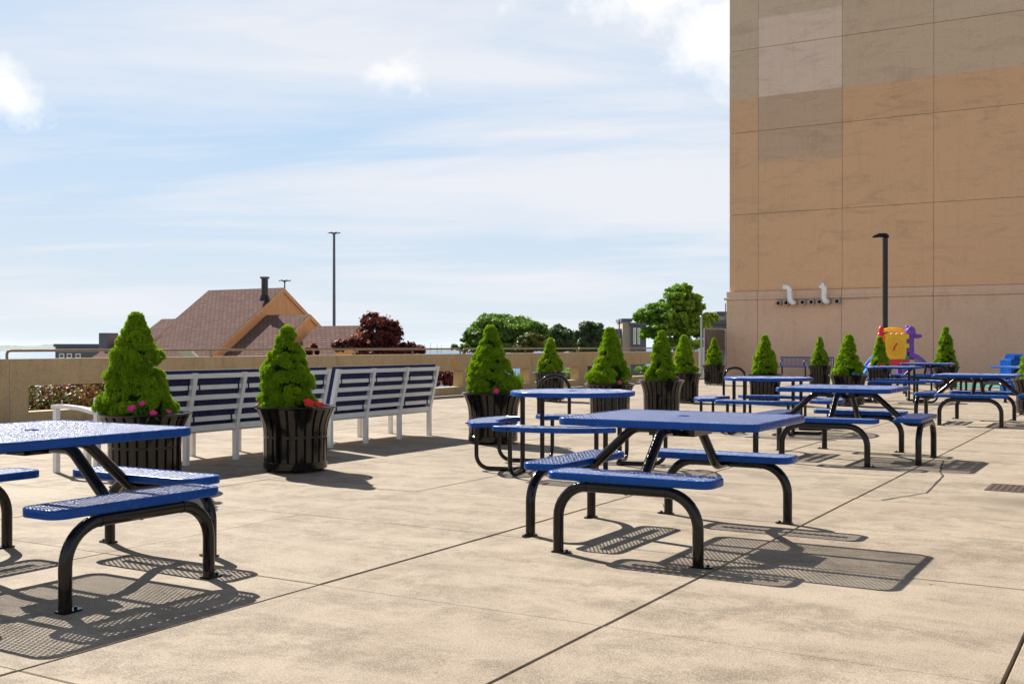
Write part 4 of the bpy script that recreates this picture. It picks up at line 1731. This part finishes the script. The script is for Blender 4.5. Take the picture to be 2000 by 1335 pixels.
# purple tower with a rounded animal-like head
pt = MB()
rbox(pt, lx(1769.5), lx(1787), 0.07, 0.4, zb, hgt(655, PZ), 0.03)
pt.build("tower", M["purple"], pl)
hdm = MB()
hdm.blob((lx(1781), 0.15, hgt(648, PZ)), 0.17, 0.18, 0.20)
hdm.blob((lx(1793), 0.12, hgt(656, PZ)), 0.17, 0.11, 0.075)
hdm.blob((lx(1799), 0.12, hgt(655.5, PZ)), 0.07, 0.09, 0.065)
hdm.blob((lx(1775), 0.15, hgt(640, PZ)), 0.06, 0.05, 0.085)
hdm.blob((lx(1784), 0.25, hgt(639, PZ)), 0.05, 0.04, 0.07)
hdm.tube([(lx(1781), 0.15, hgt(650, PZ)), (lx(1780), 0.2, hgt(675, PZ))], [0.15, 0.12], 12)
hdm.build("animal_head", M["purple"], pl)


def slide(name, x0, x1, z0_, z1_, mat):
    mb = MB()
    n = 12
    for side in (0, 1):
        vs, fs = [], []
        for k in range(n + 1):
            u = k / n
            x = x0 + (x1 - x0) * u
            z = z1_ + (z0_ - z1_) * (1 - math.cos(u * PI / 2)) ** 1.0
            ya_ = -0.02 + side * 0.42
            vs += [(x, ya_, z - 0.10), (x, ya_ + 0.05, z - 0.10), (x, ya_ + 0.05, z + 0.06), (x, ya_, z + 0.06)]
        for k in range(n):
            for j in range(4):
                a, c = k * 4 + j, k * 4 + (j + 1) % 4
                fs.append((a, c, c + 4, a + 4))
        fs += [(3, 2, 1, 0), (n * 4, n * 4 + 1, n * 4 + 2, n * 4 + 3)]
        mb.add(vs, fs, True)
    vs, fs = [], []
    for k in range(n + 1):
        u = k / n
        x = x0 + (x1 - x0) * u
        z = z1_ + (z0_ - z1_) * (1 - math.cos(u * PI / 2))
        vs += [(x, 0.03, z - 0.09), (x, 0.40, z - 0.09), (x, 0.40, z - 0.05), (x, 0.03, z - 0.05)]
    for k in range(n):
        for j in range(4):
            a, c = k * 4 + j, k * 4 + (j + 1) % 4
            fs.append((a, c, c + 4, a + 4))
    mb.add(vs, fs, True)
    return mb.build(name, mat, pl)


slide("slide", lx(1727), lx(1681), 0.10, hgt(692, PZ), M["skyblue"])
slide("slide", lx(1776), lx(1835), 0.10, hgt(691, PZ), M["purple"])

mt = MB().box(-1.0, -2.3, 0.004, 1.6, 0.5, 0.02).build("play_mat", M["teal"])
mt.location = (-4.6, 35.6, 0)
tag(mt, "teal turf mat on the ground under the play structure", "mat")

# ------------------------------------------------------------------ blue bin at the right edge
bz = at(1994, 26.5)
bb = thing("litter_bin", "large blue bin with a domed lid at the right edge by the building", "bin", tuple(bz), YAW)
MB().box(-0.38, -0.3, 0.02, 0.38, 0.3, hgt(701, 26.5), bevel=0.02).build("body", M["blue"], bb)
ld = MB()
n = 10
vs, fs = [], []
zt2, ht2 = hgt(701, 26.5), 0.135
for k in range(n + 1):
    a = PI * k / n
    for x in (-0.28, 0.36):
        vs.append((x, -0.27 * math.cos(a), zt2 + 0.002 + ht2 * math.sin(a) ** 0.6))
for k in range(n):
    fs.append((2 * k, 2 * k + 1, 2 * k + 3, 2 * k + 2))
fs += [tuple(2 * k for k in range(n + 1)), tuple(2 * k + 1 for k in range(n + 1))[::-1], (0, 2 * n, 2 * n + 1, 1)]
ld.add(vs, fs, True)
ld.build("lid", M["blue"], bb)

# ------------------------------------------------------------------ trees and shrubs beyond the wall
def leaf_cloud(lobes, count, size, rng, up=0.4, flat=1.0, shell=0.35):
    """lobes: (x,y,z,rx,ry,rz). returns quads as leaf faces"""
    lob = np.array(lobes, float)
    vol = (lob[:, 3] * lob[:, 4] * lob[:, 5]) ** 0.67
    idx = rng.choice(len(lob), count, p=vol / vol.sum())
    d = rng.normal(0, 1, (count, 3))
    d /= np.linalg.norm(d, axis=1, keepdims=True)
    r = 1 - shell * rng.random(count) ** 1.5
    r *= rng.uniform(0.75, 1.3, count)
    P = lob[idx, :3] + d * r[:, None] * lob[idx, 3:6]
    N_ = d + rng.normal(0, 0.6, (count, 3)) + np.array([0, 0, up])
    N_ /= np.linalg.norm(N_, axis=1, keepdims=True)
    A = np.cross(N_, rng.normal(0, 1, (count, 3)))
    A /= np.linalg.norm(A, axis=1, keepdims=True)
    B = np.cross(N_, A)
    s_ = size * rng.uniform(0.6, 1.3, (count, 1))
    V = np.stack([P - A * s_, P - B * s_ * 0.55, P + A * s_, P + B * s_ * 0.55], 1).reshape(-1, 3)
    Fa = np.arange(count * 4).reshape(-1, 4)
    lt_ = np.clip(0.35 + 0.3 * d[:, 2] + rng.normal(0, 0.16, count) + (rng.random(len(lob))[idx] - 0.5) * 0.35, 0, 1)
    return V, Fa, np.repeat(lt_, 4)


def tree(name, label, px, Z, blobs, mat, count, leaf, seed, base=-6.0, trunk_r=0.25, cat="tree", sub=10, shell=0.4):
    """blobs: (px, py, rpx, rpy) ellipses as seen, turned into volumes at distance Z"""
    rng = np.random.default_rng(seed)
    c0 = at(px, Z)
    t = thing(name, label, cat, (c0.x, c0.y, base), 0, "trees and bushes beyond the parapet")
    m_ = Z / F
    right = Vector((cy_, sy_, 0))
    fwd = Vector((-sy_, cy_, 0))
    lobes = []
    cen = []
    for (bx_, by_, rx_, ry_) in blobs:
        c = right * ((bx_ - px) * m_) + Vector((0, 0, hgt(by_, Z) - base))
        cen.append((c, rx_ * m_, ry_ * m_))
        for q in range(sub):
            a = rng.random() * 2 * PI
            ph = rng.uniform(-0.6, 1.0)
            rr = math.sqrt(max(0, 1 - ph * ph * 0.9)) * rng.uniform(0.45, 0.95)
            off = right * (math.cos(a) * rx_ * m_ * rr) + fwd * (math.sin(a) * rx_ * m_ * rr) + Vector((0, 0, ph * ry_ * m_ * 0.85))
            p = c + off
            k_ = rng.uniform(0.16, 0.40)
            lobes.append((p.x, p.y, p.z, rx_ * m_ * k_, rx_ * m_ * k_, max(ry_ * m_ * k_ * 0.8, 0.08)))
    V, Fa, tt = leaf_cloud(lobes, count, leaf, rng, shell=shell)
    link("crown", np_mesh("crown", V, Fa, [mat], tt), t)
    tr = MB()
    main = max(cen, key=lambda q: q[1] * q[2])
    fork = Vector((main[0].x, main[0].y, main[0].z - main[2] * 1.0))
    fork.z = max(fork.z, 0.8)
    tr.tube([(0, 0, -0.3), (fork.x * 0.4, fork.y * 0.4, fork.z * 0.5), tuple(fork)], [trunk_r * 1.3, trunk_r, trunk_r * 0.8], 9)
    for L in lobes[::5]:
        e = Vector(L[:3])
        mid = fork + (e - fork) * 0.5 + Vector((0, 0, 0.1 * (e - fork).length))
        tr.tube([tuple(fork), tuple(mid), tuple(e)], [trunk_r * 0.45, trunk_r * 0.25, trunk_r * 0.08], 5)
    tr.build("trunk", M["bark"], t)
    return t


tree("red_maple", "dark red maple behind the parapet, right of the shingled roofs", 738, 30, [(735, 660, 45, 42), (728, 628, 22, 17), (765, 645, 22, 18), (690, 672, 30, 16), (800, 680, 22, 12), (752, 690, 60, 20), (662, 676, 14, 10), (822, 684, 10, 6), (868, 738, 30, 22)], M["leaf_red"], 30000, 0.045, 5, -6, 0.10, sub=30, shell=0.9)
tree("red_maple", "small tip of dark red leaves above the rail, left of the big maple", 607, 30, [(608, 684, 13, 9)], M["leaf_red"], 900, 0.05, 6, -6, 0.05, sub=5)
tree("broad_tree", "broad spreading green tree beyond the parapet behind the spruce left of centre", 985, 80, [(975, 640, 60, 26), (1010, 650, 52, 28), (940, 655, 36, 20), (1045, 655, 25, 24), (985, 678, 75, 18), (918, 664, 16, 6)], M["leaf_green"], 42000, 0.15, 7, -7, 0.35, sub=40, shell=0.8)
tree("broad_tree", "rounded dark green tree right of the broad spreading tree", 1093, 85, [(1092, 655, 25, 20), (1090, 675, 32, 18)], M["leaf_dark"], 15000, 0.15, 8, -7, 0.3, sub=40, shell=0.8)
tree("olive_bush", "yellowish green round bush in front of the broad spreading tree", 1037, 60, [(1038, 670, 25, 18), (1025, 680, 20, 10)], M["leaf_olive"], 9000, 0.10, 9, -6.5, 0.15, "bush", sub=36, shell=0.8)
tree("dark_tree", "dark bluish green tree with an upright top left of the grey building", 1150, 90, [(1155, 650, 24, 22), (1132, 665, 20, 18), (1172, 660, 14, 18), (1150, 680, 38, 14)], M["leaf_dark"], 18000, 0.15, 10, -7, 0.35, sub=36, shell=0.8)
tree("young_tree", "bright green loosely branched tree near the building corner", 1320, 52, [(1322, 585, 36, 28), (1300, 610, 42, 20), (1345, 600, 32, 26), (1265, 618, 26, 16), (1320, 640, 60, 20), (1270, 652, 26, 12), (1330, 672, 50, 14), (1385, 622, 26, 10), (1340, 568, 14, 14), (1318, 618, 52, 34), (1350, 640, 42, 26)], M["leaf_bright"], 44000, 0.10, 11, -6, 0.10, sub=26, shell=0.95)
tree("far_bush", "small pale green treetop low above the parapet left of the broad tree", 892, 75, [(888, 679, 10, 5), (908, 680, 12, 5)], M["leaf_green"], 1500, 0.12, 12, -7, 0.1, "bush", sub=5)
tree("low_hedge", "low green planting seen through the openings of the parapet", 1200, 38, [(1130, 740, 60, 22), (1260, 738, 60, 22), (1040, 750, 60, 22)], M["leaf_green"], 6000, 0.07, 14, -6, 0.1, "hedge", sub=10)
# flowering bed outside the near openings
for k, (y, lab) in enumerate(((11.3, "flowering azalea outside the first parapet opening from the left"), (12.9, "red and green shrub outside the parapet, left of the leftmost spruce"), (14.9, "low azalea outside the parapet behind the sofas"))):
    rng = np.random.default_rng(60 + k)
    t = thing("azalea", lab, "shrub", (-17.0, y, -0.55), 0, "azaleas planted outside the parapet")
    lobes = [(rng.normal(-.3, .5), rng.normal(0, .6), rng.uniform(0.3, 1.0), .35, .4, .3) for q in range(22)]
    V, Fa, tt = leaf_cloud(lobes, 9000, 0.04, rng)
    link("foliage", np_mesh("foliage", V, Fa, [M["leaf_dark" if k == 0 else "leaf_olive"]], tt), t)
    V, Fa, tt = leaf_cloud([lobes[q] for q in (0, 2, 3, 5, 6, 8, 9, 11, 13, 14, 16, 18)], 5000, 0.034, rng)
    link("blossom", np_mesh("blossom", V, Fa, [M["leaf_red"]], tt), t)
MB().box(-24, -9, -1.2, WX - T - 0.02, 22, -0.45).build("planting_bed", M["soil"])
tag(bpy.data.objects["planting_bed"], kind="structure")

# ------------------------------------------------------------------ shingled house group
def frame_pt(xc, zc):
    return Vector((xc * cy_ - zc * sy_, xc * sy_ + zc * cy_, 0))


rdir = (frame_pt(-0.865, 0.502)).normalized()      # along the ridge, left and away
gdir = (frame_pt(0.5, 0.866)).normalized()         # across the gable, right and away
house = thing("shingled_house", "house with steep brown shingled roofs stepping down and orange wood gables beyond the parapet", "house", (0, 0, -6))
HA = math.atan2(rdir.y, rdir.x)
hrot = Matrix.Rotation(HA, 4, 'Z')


def gable(apex_c, zr_, L, front_run, back_run, pitch=0.68):
    """apex_c: camera-frame (Xc,Zc) of the ridge's near end; the prism runs L along rdir.
       local frame: X along ridge (away), Y across; -gdir = front side"""
    a = frame_pt(*apex_c)
    side = -1 if (hrot @ Vector((0, 1, 0))).dot(gdir) > 0 else 1      # local Y sign of the front slope
    zf = zr_ - front_run * pitch
    zb_ = zr_ - back_run * pitch
    yf, yb2 = side * front_run, -side * back_run
    base = -6.0
    e = Vector((a.x, a.y, 0))
    # roof sheets with thickness
    rf = MB()
    ov = 0.05
    th = 0.18
    for (yy_, zz_) in ((yf, zf), (yb2, zb_)):
        vs = [(-ov, 0, zr_ + 0.02), (L, 0, zr_ + 0.02), (L, yy_, zz_ + 0.02), (-ov, yy_, zz_ + 0.02),
              (-ov, 0, zr_ - th), (L, 0, zr_ - th), (L, yy_, zz_ - th), (-ov, yy_, zz_ - th)]
        rf.add(vs, [(0, 1, 2, 3), (4, 7, 6, 5), (0, 3, 7, 4), (1, 5, 6, 2), (3, 2, 6, 7), (0, 4, 5, 1)])
    o = rf.build("roof", M["roof"], house)
    o.matrix_local = Matrix.Translation((e.x, e.y, 6)) @ hrot
    w = MB()
    # rake boards and gable wall
    vs = [(0, 0, zr_ - th), (0, yf * 0.98, zf - th), (0, yf * 0.98, base), (0, yb2 * 0.98, base), (0, yb2 * 0.98, zb_ - th),
          (L, 0, zr_ - th), (L, yf * 0.98, zf - th), (L, yf * 0.98, base), (L, yb2 * 0.98, base), (L, yb2 * 0.98, zb_ - th)]
    w.add(vs, [(0, 1, 2, 3, 4), (5, 9, 8, 7, 6), (1, 6, 7, 2), (4, 3, 8, 9)])
    o = w.build("gable_wall", M["siding"], house)
    o.matrix_local = Matrix.Translation((e.x, e.y, 6)) @ hrot
    b = MB()
    for (yy_, zz_) in ((yf, zf), (yb2, zb_)):
        vs = [(-ov - 0.06, 0, zr_ - 0.01), (-ov - 0.06, yy_, zz_ - 0.01), (-ov - 0.06, yy_, zz_ - 0.34), (-ov - 0.06, 0, zr_ - 0.34),
              (-ov - 0.003, 0, zr_ - 0.01), (-ov - 0.003, yy_, zz_ - 0.01), (-ov - 0.003, yy_, zz_ - 0.34), (-ov - 0.003, 0, zr_ - 0.34)]
        b.add(vs, [(0, 1, 2, 3), (4, 7, 6, 5), (0, 4, 5, 1), (3, 2, 6, 7), (1, 5, 6, 2), (0, 3, 7, 4)])
    o = b.build("rake_board", M["siding"], house)
    o.matrix_local = Matrix.Translation((e.x, e.y, 6)) @ hrot
    return e


gable((-16.86, 80.0), 5.46, 7.6, 10.0, 8.0)
gable((-14.23, 76.35), 3.40, 4.05, 7.0, 5.0)
gable((-10.2, 73.4), 2.55, 3.9, 5.5, 4.0)
gable((-25.03 + 0.3, 81.0 - 0.2), 3.20, 1.9, 8.0, 6.0, 0.62)
gable((-26.2, 81.6), 1.55, 5.2, 6.0, 4.0, 0.55)
ch = at(517, 78.5)
sp_ = thing("flue_pipe", "black flue pipe with a flat cap on the highest shingled roof", "chimney", (ch.x, ch.y, 4.6))
MB().lathe([(0.24, 0), (0.24, 1.45)], 16).lathe([(0.40, -0.15), (0.30, 0.25)], 16).build("pipe", M["black"], sp_)
MB().lathe([(0.34, 1.45), (0.34, 1.58)], 16, cap0=True, cap1=True).build("cap", M["grey_far"], sp_)
# skylight on the roof edge near the rail
sk = at(365, 68.0)
slt = thing("skylight", "small white framed skylight low on the shingled roof", "skylight", (sk.x, sk.y, hgt(691, 68)), HA)
mat_ = Matrix.Rotation(0.6, 4, 'X')
MB().box(-0.6, -0.4, 0, 0.6, 0.4, 0.12, mat=mat_).build("frame", M["pvc"], slt)
MB().box(-0.5, -0.3, 0.122, 0.5, 0.3, 0.13, mat=mat_).build("pane", M["glass"], slt)
bc = at(212, 84)
o = MB().box(-0.5, -0.5, -7, 0.5, 0.5, hgt(650, 84)).build("square_chimney", M["grey_far"])
o.location = (bc.x, bc.y, 0); o.rotation_euler = (0, 0, HA)
tag(o, "square dark chimney left of the shingled roofs, beside the leftmost spruce", "chimney")


# ------------------------------------------------------------------ far buildings, masts, boats
def block(name, label, px0, px1, Z, top, mat, depth=10, wins=None, cat="building", base=-8):
    a, b_ = at(px0, Z), at(px1, Z)
    w = (b_ - a).length
    t = thing(name, label, cat, ((a.x + b_.x) / 2, (a.y + b_.y) / 2, base), YAW)
    zt3 = hgt(top, Z) - base
    MB().box(-w / 2, 0, 0, w / 2, depth, zt3, bevel=0.03).build("wall", mat, t)
    MB().box(-w / 2 - 0.15, -0.15, zt3 + 0.002, w / 2 + 0.15, depth + 0.15, zt3 + 0.35).build("roof", M["grey_far"], t)
    for (p0, p1, y0_, y1_) in (wins or ()):
        x0 = (p0 - (px0 + px1) / 2) * Z / F
        x1 = (p1 - (px0 + px1) / 2) * Z / F
        z0_, z1_ = hgt(y1_, Z) - base, hgt(y0_, Z) - base
        f = MB().box(x0, -0.10, z0_, x1, -0.002, z1_).build("window", M["pvc"], t)
        MB().box(x0 + 0.12, -0.13, z0_ + 0.12, x1 - 0.12, -0.101, z1_ - 0.12).build("pane", M["glass"], f)
    return t


block("low_dark_building", "low dark flat roofed building by the water at the left", 108, 225, 130, 677, M["grey_far"], 14, [(116, 126, 690, 699), (131, 141, 690, 699), (148, 158, 690, 699)])
block("stair_tower", "narrow tan stair tower of the far grey building beyond the parapet", 1216, 1232, 120, 628, M["tan_far"], 6)
block("grey_building", "far grey building with a glass front left of the bright green tree", 1232, 1262, 119.5, 636, M["grey_far"], 12, [(1237, 1242, 640, 672), (1245, 1250, 640, 672)])
block("low_grey_building", "low slate grey wing between the dark tree and the stair tower", 1180, 1215, 121, 648, M["grey_far"], 12, [(1200, 1212, 661, 671)])
block("cream_building", "cream building with dark roof bands right behind the fence", 1403, 1440, 95, 616, M["tan_far"], 8)
block("dark_building", "dark roofed building low behind the chain-link fence", 1390, 1450, 90, 633, M["grey_far"], 8)
# small glazed shelter seen through the right hand openings
block("glazed_shelter", "pale glazed structure seen through the small parapet openings right of centre", 1022, 1120, 46, 706, M["tan_far"], 3, [(1026, 1040, 722, 741), (1048, 1062, 722, 741), (1104, 1118, 718, 738), (1084, 1098, 718, 738)], "shelter", -4)


def mast(label, px, Z, ytop, heads, r0=0.12, base=-8):
    c = at(px, Z)
    t = thing("light_mast", label, "light mast", (c.x, c.y, base), YAW, "light masts beyond the parapet")
    zt4 = hgt(ytop, Z) - base
    MB().tube([(0, 0, 0), (0, 0, zt4)], [r0 * 1.3, r0 * 0.75], 8).build("pole", M["grey_far"], t)
    sc_ = Z / F
    if heads:
        MB().lathe([(0.05, zt4 - 3 * sc_), (3.2 * sc_, zt4 - 2.5 * sc_), (3.2 * sc_, zt4 + 1.0 * sc_), (0.05, zt4 + 1.6 * sc_)], 10, smooth=False).build("crown_ring", M["grey_far"], t)
        for k in range(heads):
            a = 2 * PI * k / heads
            x, y = 9.5 * sc_ * math.cos(a), 9.5 * sc_ * math.sin(a)
            MB().tube([(0, 0, zt4 - 1 * sc_), (x, y, zt4 + 0.5 * sc_)], 0.5 * sc_, 5).blob((x, y, zt4 + 0.4 * sc_), 3.2 * sc_, 3.2 * sc_, 1.3 * sc_, 8, 6).build("lamp_head", M["grey_far"], t)
    return t


mast("tall dark light mast with a ring of lamps right of the shingled roofs", 652.5, 110, 455, 6, 0.16)
mast("small distant light mast just behind the peak of the shingled roof", 556, 260, 548, 6, 0.22)
mast("thin plain pole beside the tan stair tower", 1209.5, 118, 623, 0, 0.09)
mast("thin aerial above the cream building beside the tan facade", 1417, 93, 592, 0, 0.05)
for k, (px, ty) in enumerate(((829, 671), (841, 668.5), (854, 672), (862, 674))):
    c = at(px, 700)
    hz_ = hgt(ty, 700) + 30
    lab = ["leftmost sailboat mast in the far marina", "tallest sailboat mast in the far marina", "third sailboat mast from the left in the far marina", "rightmost and shortest sailboat mast in the far marina"][k]
    t = thing("sailboat", lab, "boat", (c.x, c.y, -30), YAW + 0.3 * k, "sailboats moored in the far marina")
    MB().tube([(0, 0, 0.8), (0, 0, hz_)], 0.14, 6).build("mast", M["steel"], t)
    v = [(-4, 0, 1.4), (4.6, 0, 1.6), (2, 1.3, 1.5), (-3.6, 1.1, 1.4), (2, -1.3, 1.5), (-3.6, -1.1, 1.4), (-3, 0, -0.4), (3, 0, -0.4)]
    MB().add(v, [(1, 2, 3, 0), (1, 0, 5, 4), (1, 7, 2), (2, 7, 6, 3), (1, 4, 7), (4, 5, 6, 7), (0, 3, 6), (0, 6, 5)]).build("hull", M["pvc"], t)

# ------------------------------------------------------------------ air
hz_m = bpy.data.materials.new("haze_air")
hz_m.use_nodes = True
hnt = hz_m.node_tree
hnt.nodes.clear()
ho = hnt.nodes.new("ShaderNodeOutputMaterial")
pv = hnt.nodes.new("ShaderNodeVolumePrincipled")
pv.inputs["Color"].default_value = (0.75, 0.88, 1.0, 1)
pv.inputs["Density"].default_value = 0.000035
pv.inputs["Anisotropy"].default_value = 0.2
hnt.links.new(pv.outputs[0], ho.inputs["Volume"])
hb = MB().box(-13600, -13600, -46, 13600, 13600, 34).build("haze", hz_m)
tag(hb, kind="stuff")
